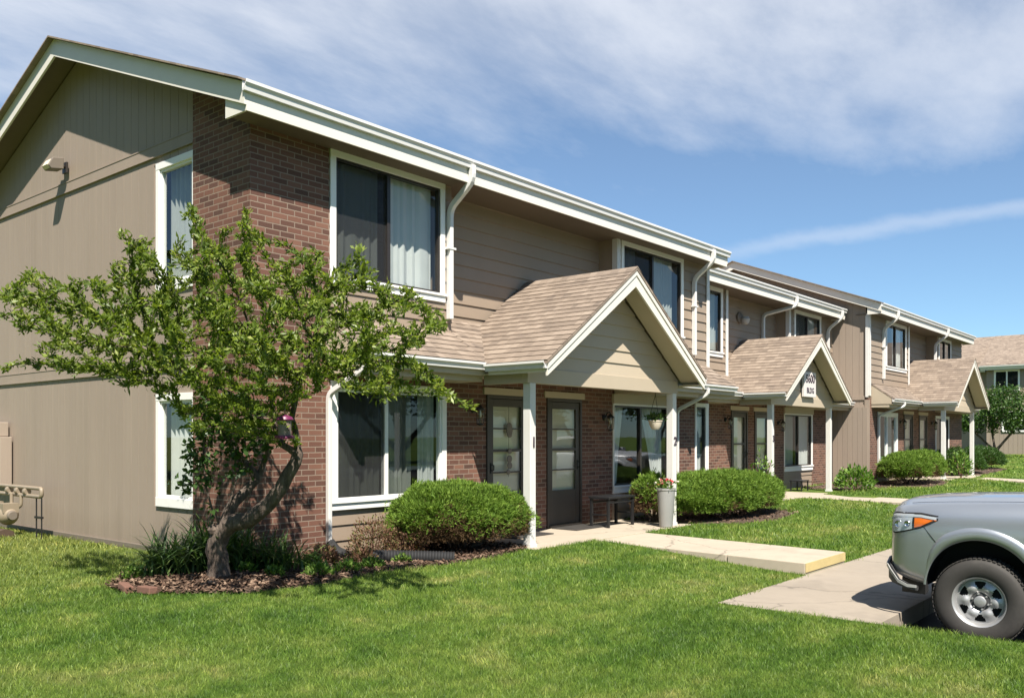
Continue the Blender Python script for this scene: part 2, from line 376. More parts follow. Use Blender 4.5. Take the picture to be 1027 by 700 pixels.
# ------------------------------------------------------------------ builders
OFF = {}
def woff(o):
    v = Vector((0, 0, 0))
    while o is not None: v = v + o.location; o = o.parent
    return v
def tag(o, label=None, cat=None, group=None, kind=None):
    if label: o['label'] = label
    if cat: o['category'] = cat
    if group: o['group'] = group
    if kind: o['kind'] = kind
    return o
def empty(name, loc, label=None, cat=None, group=None, rz=0):
    o = bpy.data.objects.new(name, None); COL.objects.link(o); o.location = loc; o.rotation_euler = (0, 0, rz)
    o.empty_display_size = 0.2
    return tag(o, label, cat, group)
class MB:
    def __init__(s): s.v = []; s.f = []; s.uv = {}; s.mi = []; s.cur = 0
    def quad(s, *p, uv=None):
        i = len(s.v); s.v += [tuple(q) for q in p]; s.f.append(tuple(range(i, i + len(p)))); s.mi.append(s.cur)
        if uv: s.uv[len(s.f) - 1] = uv
        return s
    def box(s, x0, x1, y0, y1, z0, z1):
        if x0 > x1: x0, x1 = x1, x0
        if y0 > y1: y0, y1 = y1, y0
        if z0 > z1: z0, z1 = z1, z0
        a = [(x0, y0, z0), (x1, y0, z0), (x1, y1, z0), (x0, y1, z0), (x0, y0, z1), (x1, y0, z1), (x1, y1, z1), (x0, y1, z1)]
        i = len(s.v); s.v += a
        for f in ((0, 3, 2, 1), (4, 5, 6, 7), (0, 1, 5, 4), (1, 2, 6, 5), (2, 3, 7, 6), (3, 0, 4, 7)):
            s.f.append(tuple(i + q for q in f)); s.mi.append(s.cur)
        return s
    def prism(s, poly, d):
        """poly: list of 3D points (one planar loop), d: extrusion vector"""
        n = len(poly); i = len(s.v); d = Vector(d)
        s.v += [tuple(p) for p in poly] + [tuple(Vector(p) + d) for p in poly]
        s.f.append(tuple(range(i, i + n))); s.f.append(tuple(range(i + 2 * n - 1, i + n - 1, -1))); s.mi += [s.cur, s.cur]
        for k in range(n):
            k2 = (k + 1) % n; s.f.append((i + k, i + n + k, i + n + k2, i + k2)); s.mi.append(s.cur)
        return s
    def tube(s, pts, r, n=8, cap=True, sy=1.0):
        pts = [Vector(p) for p in pts]; rs = r if isinstance(r, (list, tuple)) else [r] * len(pts)
        i0 = len(s.v); up = None
        for k, p in enumerate(pts):
            t = (pts[min(k + 1, len(pts) - 1)] - pts[max(k - 1, 0)])
            t = t.normalized() if t.length > 1e-9 else Vector((0, 0, 1))
            if up is None: a = t.cross(Vector((0, 0, 1)) if abs(t.z) < 0.9 else Vector((1, 0, 0))).normalized()
            else: a = (up - t * up.dot(t)); a = a.normalized() if a.length > 1e-6 else t.orthogonal().normalized()
            up = a; b = t.cross(a)
            for j in range(n):
                an = 2 * math.pi * (j + 0.5) / n; s.v.append(tuple(p + (a * math.cos(an) + b * math.sin(an) * sy) * rs[k]))
        for k in range(len(pts) - 1):
            for j in range(n):
                j2 = (j + 1) % n; s.f.append((i0 + k * n + j, i0 + k * n + j2, i0 + (k + 1) * n + j2, i0 + (k + 1) * n + j)); s.mi.append(s.cur)
        if cap:
            s.f.append(tuple(i0 + j for j in range(n - 1, -1, -1))); s.f.append(tuple(i0 + (len(pts) - 1) * n + j for j in range(n))); s.mi += [s.cur, s.cur]
        return s
    def lathe(s, prof, c=(0, 0, 0), n=24, axis='z'):
        """prof: list of (r, h); axis z, x or y"""
        i0 = len(s.v); c = Vector(c)
        for r, h in prof:
            for j in range(n):
                a = 2 * math.pi * j / n; u, w = r * math.cos(a), r * math.sin(a)
                p = {'z': (u, w, h), 'x': (h, u, w), 'y': (u, h, w)}[axis]; s.v.append(tuple(c + Vector(p)))
        for k in range(len(prof) - 1):
            for j in range(n):
                j2 = (j + 1) % n; s.f.append((i0 + k * n + j, i0 + k * n + j2, i0 + (k + 1) * n + j2, i0 + (k + 1) * n + j)); s.mi.append(s.cur)
        return s
    def build(s, name, mats, parent=None, smooth=False, world=True, bevel=0, angle=35, base=False, fixn=True):
        """world: coordinates are world ones, shifted into the parent's frame"""
        if not isinstance(mats, (list, tuple)): mats = [mats]
        me = bpy.data.meshes.new(name)
        off = woff(parent) if (world and parent is not None) else Vector((0, 0, 0))
        if base and s.v:
            xs = [p[0] for p in s.v]; ys = [p[1] for p in s.v]; zs = [p[2] for p in s.v]
            off = Vector(((min(xs) + max(xs)) / 2, (min(ys) + max(ys)) / 2, min(zs)))
        me.from_pydata([tuple(Vector(p) - off) for p in s.v], [], s.f)
        for m in mats: me.materials.append(M[m] if isinstance(m, str) else m)
        me.polygons.foreach_set('material_index', s.mi)
        uvl = me.uv_layers.new(name='UVMap'); me.update()
        if fixn:
            b = bmesh.new(); b.from_mesh(me); bmesh.ops.recalc_face_normals(b, faces=b.faces); b.to_mesh(me); b.free()
            uvl = me.uv_layers['UVMap']
        for p in me.polygons:
            ex = s.uv.get(p.index); n = p.normal
            for k, li in enumerate(p.loop_indices):
                if ex:
                    vi = me.loops[li].vertex_index; q = ex.get(vi - s.f[p.index][0]) if isinstance(ex, dict) else ex[k]
                else:
                    co = s.v[me.loops[li].vertex_index]
                    if abs(n.z) > 0.8: q = (co[0], co[1])
                    elif abs(n.x) > abs(n.y): q = (co[1], co[2])
                    else: q = (co[0], co[2])
                uvl.data[li].uv = q
        if smooth: me.polygons.foreach_set('use_smooth', [True] * len(me.polygons)); me.set_sharp_from_angle(angle=rad(angle))
        o = bpy.data.objects.new(name, me); COL.objects.link(o)
        if parent is not None: o.parent = parent
        if base: o.location = off
        if bevel:
            md = o.modifiers.new('bevel', 'BEVEL'); md.width = bevel; md.segments = 2; md.limit_method = 'ANGLE'; md.angle_limit = rad(40)
        return o
def slopeuv(pts, origin, du, dv):
    o = Vector(origin); return [((Vector(p) - o).dot(du), (Vector(p) - o).dot(dv)) for p in pts]

def fast(name, V, F, mats, parent=None, rnd=None, mi=None, smooth=False, loc=None):
    """V (N,3) array, F (M,k) int array of equal-sided faces, in world coordinates"""
    if parent is not None: V = V - np.array(woff(parent))
    if loc is not None: V = V - np.array(loc)
    me = bpy.data.meshes.new(name); k = F.shape[1]
    me.vertices.add(len(V)); me.vertices.foreach_set('co', V.astype(np.float32).ravel())
    me.loops.add(F.size); me.loops.foreach_set('vertex_index', F.astype(np.int32).ravel())
    me.polygons.add(len(F)); me.polygons.foreach_set('loop_start', np.arange(0, F.size, k, dtype=np.int32))
    if mi is not None: me.polygons.foreach_set('material_index', mi.astype(np.int32))
    for m in (mats if isinstance(mats, (list, tuple)) else [mats]): me.materials.append(M[m])
    if smooth: me.polygons.foreach_set('use_smooth', np.ones(len(F), dtype=bool))
    me.update(calc_edges=True)
    if rnd is not None:
        a = me.attributes.new('rnd', 'FLOAT', 'POINT'); a.data.foreach_set('value', rnd.astype(np.float32))
    o = bpy.data.objects.new(name, me); COL.objects.link(o)
    if parent is not None: o.parent = parent
    if loc is not None: o.location = loc
    return o
def unit(a): return a / np.maximum(np.linalg.norm(a, axis=1, keepdims=True), 1e-9)
def leaves(P, D, L, W, rng, curl=0.25):
    """one folded diamond leaf (4 verts, a quad) per point, growing along D"""
    n = len(P); D = unit(D); R = unit(np.cross(D, rng.normal(size=(n, 3)))); N = np.cross(D, R)
    L = L[:, None]; W = W[:, None]
    a = P; b = P + D * L * 0.45 + R * W * 0.5 + N * W * curl; c = P + D * L - N * L * 0.1; d = P + D * L * 0.45 - R * W * 0.5 + N * W * curl
    V = np.stack([a, b, c, d], 1).reshape(-1, 3); F = np.arange(4 * n).reshape(n, 4)
    return V, F

# ------------------------------------------------------------------ terrain
def sst(a, b, x): t = np.clip((np.asarray(x, float) - a) / (b - a), 0, 1); return t * t * (3 - 2 * t)
def T(x, y):
    x = np.asarray(x, float); y = np.asarray(y, float)
    z = -0.19 * (1 - sst(4.0, 7.3, y))
    z = z + 0.02 * np.sin(x * 0.9 + 1.3) * np.sin(y * 0.7) * (1 - sst(6.5, 7.5, y)) * (1 - sst(7, 8.2, x))
    z = z + 0.12 * sst(18, 32, x) + 0.32 * sst(34, 50, x)
    z = z + 0.07 * np.exp(-(((x - 4.95) / 0.75) ** 2 + ((y - 7.95) / 0.7) ** 2))
    z = z - 0.03 * sst(5.8, 3.0, x) * sst(8, 12, y)
    return z
PX0, PY1, SY0 = 8.25, 4.14, 2.56        # parking bay: left edge, sidewalk back edge, curb face
LOTZ = -0.36
def ground():
    xs = np.unique(np.concatenate([-np.geomspace(800, 8, 14), np.arange(-8, 20, 0.5), np.arange(20, 60, 1.5), np.geomspace(60, 1500, 14), [PX0]]))
    ys = np.unique(np.concatenate([-np.geomspace(800, 8, 14), np.arange(-8, 12, 0.5), np.geomspace(12, 1500, 18), [PY1]]))
    Xg, Yg = np.meshgrid(xs, ys, indexing='ij'); Z = T(Xg, Yg)
    V = np.stack([Xg, Yg, Z], -1).reshape(-1, 3); nx, ny = len(xs), len(ys); F = []
    for i in range(nx - 1):
        for j in range(ny - 1):
            cx, cy = (xs[i] + xs[i + 1]) / 2, (ys[j] + ys[j + 1]) / 2
            if cx > PX0 and cx < 60 and cy < PY1 and cy > -16: continue
            F.append((i * ny + j, (i + 1) * ny + j, (i + 1) * ny + j + 1, i * ny + j + 1))
    o = fast('ground', V, np.array(F), 'lawn_soil', smooth=True); tag(o, kind='structure')
ground()
# parking lot and sidewalk follow the gentle rise to the right
def strip(name, xs, y0, y1, zt, depth, mat, joints=False):
    m = MB()
    for a, b in zip(xs[:-1], xs[1:]):
        g = 0.006 if joints else 0
        za, zb = zt + float(T(a, -2) + 0.19 - 0.0 if a > 12 else 0), zt + float(T(b, -2) + 0.19 if b > 12 else 0)
        m.prism([(a + g, y0, za), (b - g, y0, zb), (b - g, y0, zb - depth), (a + g, y0, za - depth)], (0, y1 - y0, 0))
        if joints: m.prism([(a - g, y0 + .01, za - .015), (a + g, y0 + .01, za - .015), (a + g, y0 + .01, za - depth), (a - g, y0 + .01, za - depth)], (0, y1 - y0 - .02, 0))
    return tag(m.build(name, mat, bevel=0.008 if joints else 0), kind='structure')
strip('parking_lot', [PX0 - 0.02] + list(np.arange(12, 60.1, 4.0)), -16, SY0 + 0.02, LOTZ, 0.25, 'asphalt')
strip('sidewalk', [PX0 - 0.01, 9.7, 11.2, 12.7] + list(np.arange(14.4, 58, 1.7)), SY0, PY1 + 0.01, -0.185, 0.3, 'concrete_old', True)
# earth bank below the lawn edge beside the lot
m = MB(); m.prism([(PX0 - 0.12, -16, T(PX0, 0) - 0.012), (PX0 + 0.01, -16, T(PX0, 0) - 0.02), (PX0 + 0.05, -16, LOTZ - 0.01), (PX0 - 0.12, -16, LOTZ - 0.1)], (0, 16 + SY0, 0))
tag(m.build('lawn_bank', 'soil'), kind='structure')
def walk(name, x0, x1, y0, y1, z0, z1, depth=0.22, edge=True):
    m = MB(); n = 3
    ys = np.linspace(y0, y1, n + 1); zs = np.linspace(z0, z1, n + 1)
    for i in range(n):
        g = 0.008
        m.prism([(x0, ys[i] + (g if i else 0), zs[i]), (x0, ys[i + 1] - g, zs[i + 1]), (x0, ys[i + 1] - g, zs[i + 1] - depth), (x0, ys[i] + (g if i else 0), zs[i] - depth)], (x1 - x0, 0, 0))
    o = m.build(name, 'concrete_walk', bevel=0.01); tag(o, kind='structure'); return o
walk('walkway', 10.60, 11.98, 4.16, 7.28, -0.045, 0.0)
m = MB(); m.box(10.605, 11.975, 4.148, 4.158, -0.16, -0.05); tag(m.build('step_edge', 'curb_yellow'), kind='structure')
walk('walkway', 21.0, 22.4, 4.16, 8.35, 0.0, 0.03)
walk('walkway', 32.2, 33.6, 4.16, 7.28, 0.04, 0.12)
for (x0, x1, y0, y1, z) in ((9.2, 13.62, 7.28, 8.75, 0.004), (19.4, 24.0, 8.35, 9.85, 0.034), (30.5, 34.9, 7.28, 8.75, 0.124)):
    m = MB(); m.box(x0, x1, y0, y1, z - 0.25, z); tag(m.build('porch_slab', 'concrete_walk', bevel=0.012), kind='structure')

# ------------------------------------------------------------------ houses
def rects_minus(x0, x1, z0, z1, holes):
    xs = sorted({x0, x1, *[min(max(h[0], x0), x1) for h in holes], *[min(max(h[1], x0), x1) for h in holes]})
    zs = sorted({z0, z1, *[min(max(h[2], z0), z1) for h in holes], *[min(max(h[3], z0), z1) for h in holes]})
    out = []
    for a, b in zip(xs[:-1], xs[1:]):
        run = None
        for c, d in zip(zs[:-1], zs[1:]):
            cx, cz = (a + b) / 2, (c + d) / 2
            if any(h[0] < cx < h[1] and h[2] < cz < h[3] for h in holes):
                if run: out.append((a, b, run[0], run[1])); run = None
            else: run = (run[0], d) if run else (c, d)
        if run: out.append((a, b, run[0], run[1]))
    return out
def brick_wall(m, x0, x1, z0, z1, y, holes=(), th=0.12):
    for a, b, c, d in rects_minus(x0, x1, z0, z1, list(holes)): m.box(a, b, y, y + th, c, d)
def lap_wall(m, x0, x1, z0, z1, y, holes=(), lap=0.195, th=0.10):
    for a, b, c, d in rects_minus(x0, x1, z0, z1, list(holes)):
        m.box(a, b, y + 0.014, y + th, c, d)
        k0 = math.floor(c / lap)
        for k in range(k0, math.ceil(d / lap)):
            lo, hi = max(c, k * lap), min(d, (k + 1) * lap)
            if hi - lo < 0.01: continue
            f = lambda z: y + 0.013 - 0.020 * (1 - (z - k * lap) / lap)
            m.prism([(a, f(lo), lo), (a, f(hi), hi), (a, y + 0.0145, hi), (a, y + 0.0145, lo)], (b - a, 0, 0))
def curtain(m, x0, x1, y, z0, z1, n, amp=0.024, seed=0, taper=0):
    r = random.Random(seed); N = n * 6; ph = r.random() * 6
    pts = []
    for i in range(N + 1):
        t = i / N; x = x0 + (x1 - x0) * t; yy = y + amp * (.75 + .35 * math.sin(t * 7 + ph)) * math.sin(t * n * 2 * math.pi + ph + 1.9 * math.sin(t * 6.5 + ph) + .9 * math.sin(t * 17 + 2 * ph)); pts.append((x, yy))
    for i in range(N):
        (a, ya), (b, yb) = pts[i], pts[i + 1]
        if taper:
            q = lambda x, k: x0 + (x - x0) * k
            ks = [(z1, 1.0), ((z0 + z1) / 2 - .1, 0.62), (z0, 0.42)] if taper > 0 else None
            if taper < 0: q = lambda x, k: x1 - (x1 - x) * k; ks = [(z1, 1.0), ((z0 + z1) / 2 - .1, 0.62), (z0, 0.42)]
            for (za, ka), (zb, kb) in zip(ks[:-1], ks[1:]): m.quad((q(a, kb), ya, zb), (q(b, kb), yb, zb), (q(b, ka), yb, za), (q(a, ka), ya, za))
        else: m.quad((a, ya, z0), (b, yb, z0), (b, yb, z1), (a, ya, z1))
def window(parent, x0, x1, z0, z1, y, mull=None, curt=(), screen=None, trim=(0.09, 0.09, 0.12, 0.10), dark=True, trimlabel=None, mullmat=None):
    """window in a wall facing -Y: outer trim rect x0..x1, z0..z1 (trim left, right, bottom, top)"""
    tl, tr, tb, tt = trim; m = MB()
    m.box(x0, x1, y - 0.028, y + 0.02, z0, z0 + tb); m.box(x0, x1, y - 0.026, y + 0.02, z1 - tt, z1)
    if tl: m.box(x0, x0 + tl, y - 0.022, y + 0.02, z0 + tb, z1 - tt)
    if tr: m.box(x1 - tr, x1, y - 0.022, y + 0.02, z0 + tb, z1 - tt)
    m.box(x0 - 0.02, x1 + 0.02, y - 0.05, y - 0.029, z0 + tb - 0.035, z0 + tb)
    a, b, c, d = x0 + tl, x1 - tr, z0 + tb, z1 - tt
    w = m.build('window', 'window_vinyl', parent, bevel=0.004)
    s = MB(); e = 0.032
    s.box(a, b, y - 0.004, y + 0.07, c, c + e); s.box(a, b, y - 0.004, y + 0.07, d - e, d); s.box(a, a + e, y - 0.003, y + 0.07, c + e, d - e); s.box(b - e, b, y - 0.003, y + 0.07, c + e, d - e)
    if mull: s.box(mull - 0.028, mull + 0.028, y - 0.008, y + 0.07, c + e, d - e)
    s.build('sash', mullmat or ('dark_bronze' if dark else 'window_vinyl'), w)
    g = MB(); g.quad((a + e, y + 0.03, c + e), (b - e, y + 0.03, c + e), (b - e, y + 0.03, d - e), (a + e, y + 0.03, d - e)); g.build('pane', 'window_glass', w, fixn=False)
    if screen:
        g = MB(); g.quad((screen[0], y + 0.012, c + e), (screen[1], y + 0.012, c + e), (screen[1], y + 0.012, d - e), (screen[0], y + 0.012, d - e)); g.build('insect_screen', 'insect_screen', w, fixn=False)
    for i, cu in enumerate(curt):
        g = MB(); xa, xb, mat, n = cu[:4]; curtain(g, xa, xb, y + 0.13, c - 0.02, d + 0.02, n, seed=int(xa * 100), taper=cu[4] if len(cu) > 4 else 0)
        g.build('curtain', mat, w, smooth=True, angle=80, fixn=False)
    return w
def text_mesh(txt, size, mat, name, parent, loc, rot=(rad(90), 0, 0), ext=0.004, world=True, align='CENTER', bold=0.0):
    cu = bpy.data.curves.new('tmp', 'FONT'); cu.body = txt; cu.size = size; cu.extrude = ext; cu.offset = bold; cu.align_x = align; cu.align_y = 'CENTER'
    t = bpy.data.objects.new('tmp', cu); COL.objects.link(t); bpy.context.view_layer.update()
    me = bpy.data.meshes.new_from_object(t); me.name = name
    bpy.data.objects.remove(t); bpy.data.curves.remove(cu)
    me.materials.clear(); me.materials.append(M[mat])
    o = bpy.data.objects.new(name, me); COL.objects.link(o); o.parent = parent
    o.location = Vector(loc) - (woff(parent) if (parent and world) else Vector((0, 0, 0))); o.rotation_euler = rot
    return o
def storm_door(parent, x0, x1, y, z0, z1, deco=False, seed=0, lites=4, handle_left=False, lab=None):
    f = MB(); t = 0.05
    f.box(x0, x0 + t, y - 0.02, y + 0.06, z0, z1); f.box(x1 - t, x1, y - 0.02, y + 0.06, z0, z1); f.box(x0 + t, x1 - t, y - 0.02, y + 0.06, z1 - t, z1)
    f.box(x0 + t, x1 - t, y - 0.03, y + 0.06, z0, z0 + 0.03)
    d = f.build('door', 'door_brown', parent)
    if lab: d['label'] = lab
    s = MB(); a, b = x0 + t + 0.006, x1 - t - 0.006; st = 0.10; zp = z0 + 0.60; zt = z1 - t - 0.12
    s.box(a, a + st, y, y + 0.035, z0 + 0.035, z1 - t - 0.006); s.box(b - st, b, y, y + 0.035, z0 + 0.035, z1 - t - 0.006)
    s.box(a + st, b - st, y, y + 0.035, zt, z1 - t - 0.006); s.box(a + st, b - st, y + 0.004, y + 0.03, z0 + 0.035, zp)
    h = (zt - zp) / lites
    for k in range(1, lites): s.box(a + st, b - st, y + 0.002, y + 0.033, zp + k * h - (0.022 if k == lites // 2 else 0.012), zp + k * h + (0.022 if k == lites // 2 else 0.012))
    s.build('door_leaf', 'door_brown', d, bevel=0.003)
    g = MB(); g.quad((a + st, y + 0.02, zp), (b - st, y + 0.02, zp), (b - st, y + 0.02, zt), (a + st, y + 0.02, zt)); g.build('pane', 'window_glass', d, fixn=False)
    i = MB(); i.box(a + 0.02, b - 0.02, y + 0.07, y + 0.10, z0 + 0.02, z1 - t - 0.02)
    for k in range(lites):
        zc = zp + k * h; i.box(a + st + 0.02, b - st - 0.02, y + 0.064, y + 0.0705, zc + 0.05, zc + h - 0.05)
    i.build('inner_door', 'inner_door_cream', d, bevel=0.004)
    hx = (a + 0.05) if handle_left else (b - 0.05)
    k = MB(); k.box(hx - 0.018, hx + 0.018, y - 0.012, y, z0 + 0.93, z0 + 1.09); k.tube([(hx, y - 0.01, z0 + 0.97), (hx, y - 0.055, z0 + 0.98), (hx, y - 0.055, z0 + 1.05), (hx, y - 0.01, z0 + 1.06)], 0.009, 6)
    k.build('handle', 'black_metal', d)
    if deco:
        k = MB(); r = random.Random(5); cx = (a + b) / 2 + 0.02; zc = zt - 0.12
        k.tube([(cx, y - 0.008, zt), (cx, y - 0.008, zt - 1.08)], 0.004, 5)
        for q, (dz, rr) in enumerate(((0.30, 0.06), (0.36, 0.075), (0.42, 0.055), (0.68, 0.045), (0.80, 0.06), (0.90, 0.055), (1.0, 0.04))):
            k.lathe([(0.002, -0.012), (rr, -0.006), (rr, 0.006), (0.002, 0.012)], (cx + r.uniform(-.02, .02), y - 0.014, zt - dz), 9, 'y')
        k.build('door_ornament', 'dark_trim_paint', d)
    return d
def post_column(parent, x, y, z0, z1, num=None):
    p = MB(); w = 0.062; p.box(x - w, x + w, y - w, y + w, z0 + 0.004, z1)
    o = p.build('post', 'white_trim_paint', parent, bevel=0.006)
    c = MB(); c.box(x - w - 0.012, x + w + 0.012, y - w - 0.012, y + w + 0.012, z0, z0 + 0.05); c.build('post_base', 'white_trim_paint', o)
    if num: text_mesh(num, 0.20, 'sign_ink', 'house_number', o, (x + 0.012, y - w - 0.006, z0 + 1.42), bold=0.004)
    return o
def downspout(parent, pts, w=0.046, d=0.036, name='downspout', mat='gutter_enamel'):
    """rectangular pipe along pts (bends in planes x=const or y=const)"""
    m = MB(); P = [Vector(p) for p in pts]; m.tube(P, [w * 1.35] * len(P), 4, sy=0.8)
    # ribs by seams
    o = m.build(name, mat, parent, bevel=0.01); return o
def bend(pts, k=0.06):
    """round the corners of a polyline"""
    P = [Vector(p) for p in pts]; out = [P[0]]
    for a, b, c in zip(P[:-2], P[1:-1], P[2:]):
        u = (a - b).normalized() * min(k, (a - b).length / 2.2); v = (c - b).normalized() * min(k, (c - b).length / 2.2)
        for t in (0, 0.25, 0.5, 0.75, 1): out.append((b + u) * (1 - t) ** 2 + b * 2 * t * (1 - t) + (b + v) * t ** 2)
    out.append(P[-1]); return out
def gutter_mb(m, p0, p1, outn, h=0.115, w=0.078):
    """K style gutter from p0 to p1 (top back edge), outn = outward horizontal normal"""
    p0, p1, n = Vector(p0), Vector(p1), Vector(outn); d = p1 - p0
    prof = [(0, 0), (0, -h), (0.62, -h), (0.70, -h * 0.55), (1.0, -h * 0.30), (1.0, 0.0), (0.93, 0.0), (0.93, -h * 0.2), (0.06, -h * 0.9), (0.06, 0)]
    m.prism([p0 + n * (w * a) + Vector((0, 0, b)) for a, b in prof], d)

GABLE_SL = 0.385        # main roof slope
def courses(m, p0, p1, p2, p3, ex=0.135):
    """overlapping shingle courses on the plane p0-p1 (low edge) to p3-p2 (high edge)"""
    p0, p1, p2, p3 = map(Vector, (p0, p1, p2, p3)); n = (p1 - p0).cross(p3 - p0).normalized()
    if n.z < 0: n = -n
    L = (p3 - p0).length; K = max(1, int(round(L / ex)))
    for k in range(K):
        a, b = k / K, (k + 1) / K
        q = [p0.lerp(p3, a) + n * .0125, p1.lerp(p2, a) + n * .0125, p1.lerp(p2, b) + n * .003, p0.lerp(p3, b) + n * .003]
        m.quad(*q); m.quad(p0.lerp(p3, a) + n * .0022, p1.lerp(p2, a) + n * .0022, q[1], q[0])
def block(name, label, X0, X1, YF, dz, rec, upper, lower, doors, brick_ends, pent, porch, numbers, left_gable, DEPTH=9.45, eave_x=(None, None), lap_under=(), dspouts=(), corner_trims=(), low_spouts=(), brick_full=None, eave_parts=None, REC=0.38):
    """one row-house block; everything at height offset dz, front plane YF"""
    root = empty(name, (X0, YF, dz), label, 'townhouse')
    zE, zF = 5.36 + dz, 5.08 + dz          # gutter top, soffit
    ye = YF - 0.42                         # eave face
    Z = lambda z: z + dz
    rx0, rx1 = rec
    # ---- walls
    holesU = [(w['x0'] + 0.02, w['x1'] - 0.02, Z(w['z0']) + 0.02, Z(w['z1']) - 0.02) for w in upper]
    holesL = [(w['x0'] + 0.02, w['x1'] - 0.02, Z(w['z0']) + 0.02, Z(w['z1']) - 0.02) for w in lower] + [(d[0] + 0.01, d[1] - 0.01, Z(0) - 0.4, Z(2.14)) for d in doors]
    zl0 = Z(-0.35); zsplit = Z(2.55)
    bm_ = MB(); lm = MB()
    laps = [(a, b, zl0, Z(c)) for a, b, c in lap_under]
    bx0 = X0
    if brick_full:        # two-storey brick pier at the corner
        brick_wall(bm_, X0, brick_full, zl0, Z(5.12), YF, [])
        bx0 = brick_full
    brick_wall(bm_, bx0, X1, zl0, zsplit, YF, holesL + laps)
    if left_gable == 'brick':   # brick return on the end wall, proud of the wood panels
        bm_.box(X0, X0 + 0.12, YF + 0.12, YF + 1.22, zl0, Z(5.12))
        bm_.prism([(X0, YF, Z(5.12)), (X0, YF + 0.12, Z(5.12)), (X0, YF + 0.12, Z(5.36) + GABLE_SL * .54 - .1), (X0, YF, Z(5.36) + GABLE_SL * .42 - .1)], (0.12, 0, 0))
        bm_.prism([(X0, YF + 0.12, Z(5.12)), (X0, YF + 1.22, Z(5.12)), (X0, YF + 1.22, Z(5.36) + GABLE_SL * 1.64 - .1), (X0, YF + .12, Z(5.36) + GABLE_SL * .54 - .1)], (0.12, 0, 0))
    bm_.build('brick_wall', 'brickwork', root)
    for a, b, c in lap_under:
        hs = [(w['x0'], w['x1'], Z(w['z0']), Z(w['z1'])) for w in lower]
        lq = MB(); lap_wall(lq, a, b, zl0, Z(c), YF + 0.012, hs); lq.build('sill_siding', 'lap_siding_paint', root)
    # upper bays and recess
    for a, b in ((bx0, rx0), (rx1, X1)):
        if b - a > 0.05: lq = MB(); lap_wall(lq, a, b, zsplit, Z(5.12), YF, holesU); lq.build('lap_siding', 'lap_siding_paint', root)
    lap_wall(lm, rx0, rx1, zsplit, Z(5.12), YF + REC, holesU)
    lm.build('lap_siding', 'lap_siding_paint', root)
    sd = MB(); sd.box(rx0 - 0.1, rx0, YF + 0.1, YF + REC + 0.014, zsplit, Z(5.11)); sd.build('bay_return', 'lap_siding_paint', root); sd = MB(); sd.box(rx1, rx1 + 0.1, YF + 0.1, YF + REC + 0.014, zsplit, Z(5.11)); sd.build('bay_return', 'lap_siding_paint', root)
    for cx, side in corner_trims:
        ct = MB()          # white corner boards: front face and return
        ct.box(cx if side > 0 else cx - 0.09, cx + 0.09 if side > 0 else cx, YF - 0.03, YF - 0.0075, Z(2.62), Z(5.09))
        ct.box(cx - 0.022 if side > 0 else cx, cx if side > 0 else cx + 0.022, YF - 0.03, YF + 0.08, Z(2.62), Z(5.09))
        ct.build('corner_board', 'white_trim_paint', root)
    # back, ends, floors
    yb = YF + DEPTH - 0.84; ym = ye + DEPTH / 2; zr = zE + GABLE_SL * DEPTH / 2
    roofz = lambda y: zE + GABLE_SL * (min(y, 2 * ym - y) - ye)
    bk = MB(); bk.box(X0 + 0.02, X1 - 0.02, yb - 0.1, yb, zl0, Z(5.2)); bk.build('rear_wall', 'wood_siding_paint', root)
    for xe, sgn in ((X0, 1), (X1, -1)):
        m = MB(); xi = xe + 0.03 * sgn if sgn > 0 else xe - 0.03
        y0 = YF + (1.20 if (left_gable == 'brick' and sgn > 0) else 0.101)
        holes = GW if (left_gable == 'brick' and sgn > 0) else []
        # core panels then battened boards
        pw = 0.203; y = y0; k = 0
        edges = [y0]
        while edges[-1] < yb - 0.01: edges.append(min(edges[-1] + pw, yb))
        for a, b in zip(edges[:-1], edges[1:]):
            segs = [(zl0, None)]
            cy = (a + b) / 2; hs = [h for h in holes if h[0] < b - .004 and h[1] > a + .004]
            for (th, gap, xo) in ((0.09, 0.0, 0.010), (0.012, 0.006, 0.0)):
                za, ztop = zl0, None
                cuts = []
                if hs:
                    for h in hs: cuts.append((h[2], h[3]))
                cuts.sort(); z = zl0
                for (c0, c1) in cuts: 
                    x_in = xi + sgn * xo; m.box(x_in, x_in + sgn * th, a + gap / 2, b - gap / 2, z, c0); z = c1
                x_in = xi + sgn * xo
                A, B = a + gap / 2, b - gap / 2
                pts = [(x_in, A, z), (x_in, B, z), (x_in, B, roofz(B) - 0.12)]
                if A < ym < B: pts.append((x_in, ym, roofz(ym) - 0.12))
                pts.append((x_in, A, roofz(A) - 0.12)); m.prism(pts, (sgn * th, 0, 0))
        m.build('end_wall', 'wood_siding_paint', root)
    fl = MB(); fl.box(X0 + 0.14, X1 - 0.14, YF + 0.13, yb - 0.11, Z(-0.12), Z(0.005)); fl.box(X0 + 0.14, X1 - 0.14, YF + REC + 0.13, yb - 0.11, Z(2.5), Z(2.75))
    fl.box(X0 + 0.14, X1 - 0.14, YF + 3.4, YF + 3.5, Z(0.01), Z(2.49)); fl.box(X0 + 0.14, X1 - 0.14, YF + 3.4, YF + 3.5, Z(2.76), Z(5.05))
    for px in doors: fl.box(px[1] + 0.25, px[1] + 0.33, YF + 0.2, YF + 3.39, Z(0.01), Z(2.49))
    fl.build('interior_partition', 'interior', root)
    # ---- roof: slab, rake boards, soffit, eave fascia, gutter
    ex0, ex1 = eave_x
    rf = MB(); t = 0.10
    for s in (0, 1):
        yy = [ye - 0.02, ym] if s == 0 else [2 * ym - ye + 0.02, ym]
        top = [(ex0, yy[0], roofz(ye) - 0.008 + 0.02), (ex1, yy[0], roofz(ye) - 0.008 + 0.02), (ex1, yy[1], zr + 0.012), (ex0, yy[1], zr + 0.012)]
        rf.prism(top, (0, 0, -0.022))
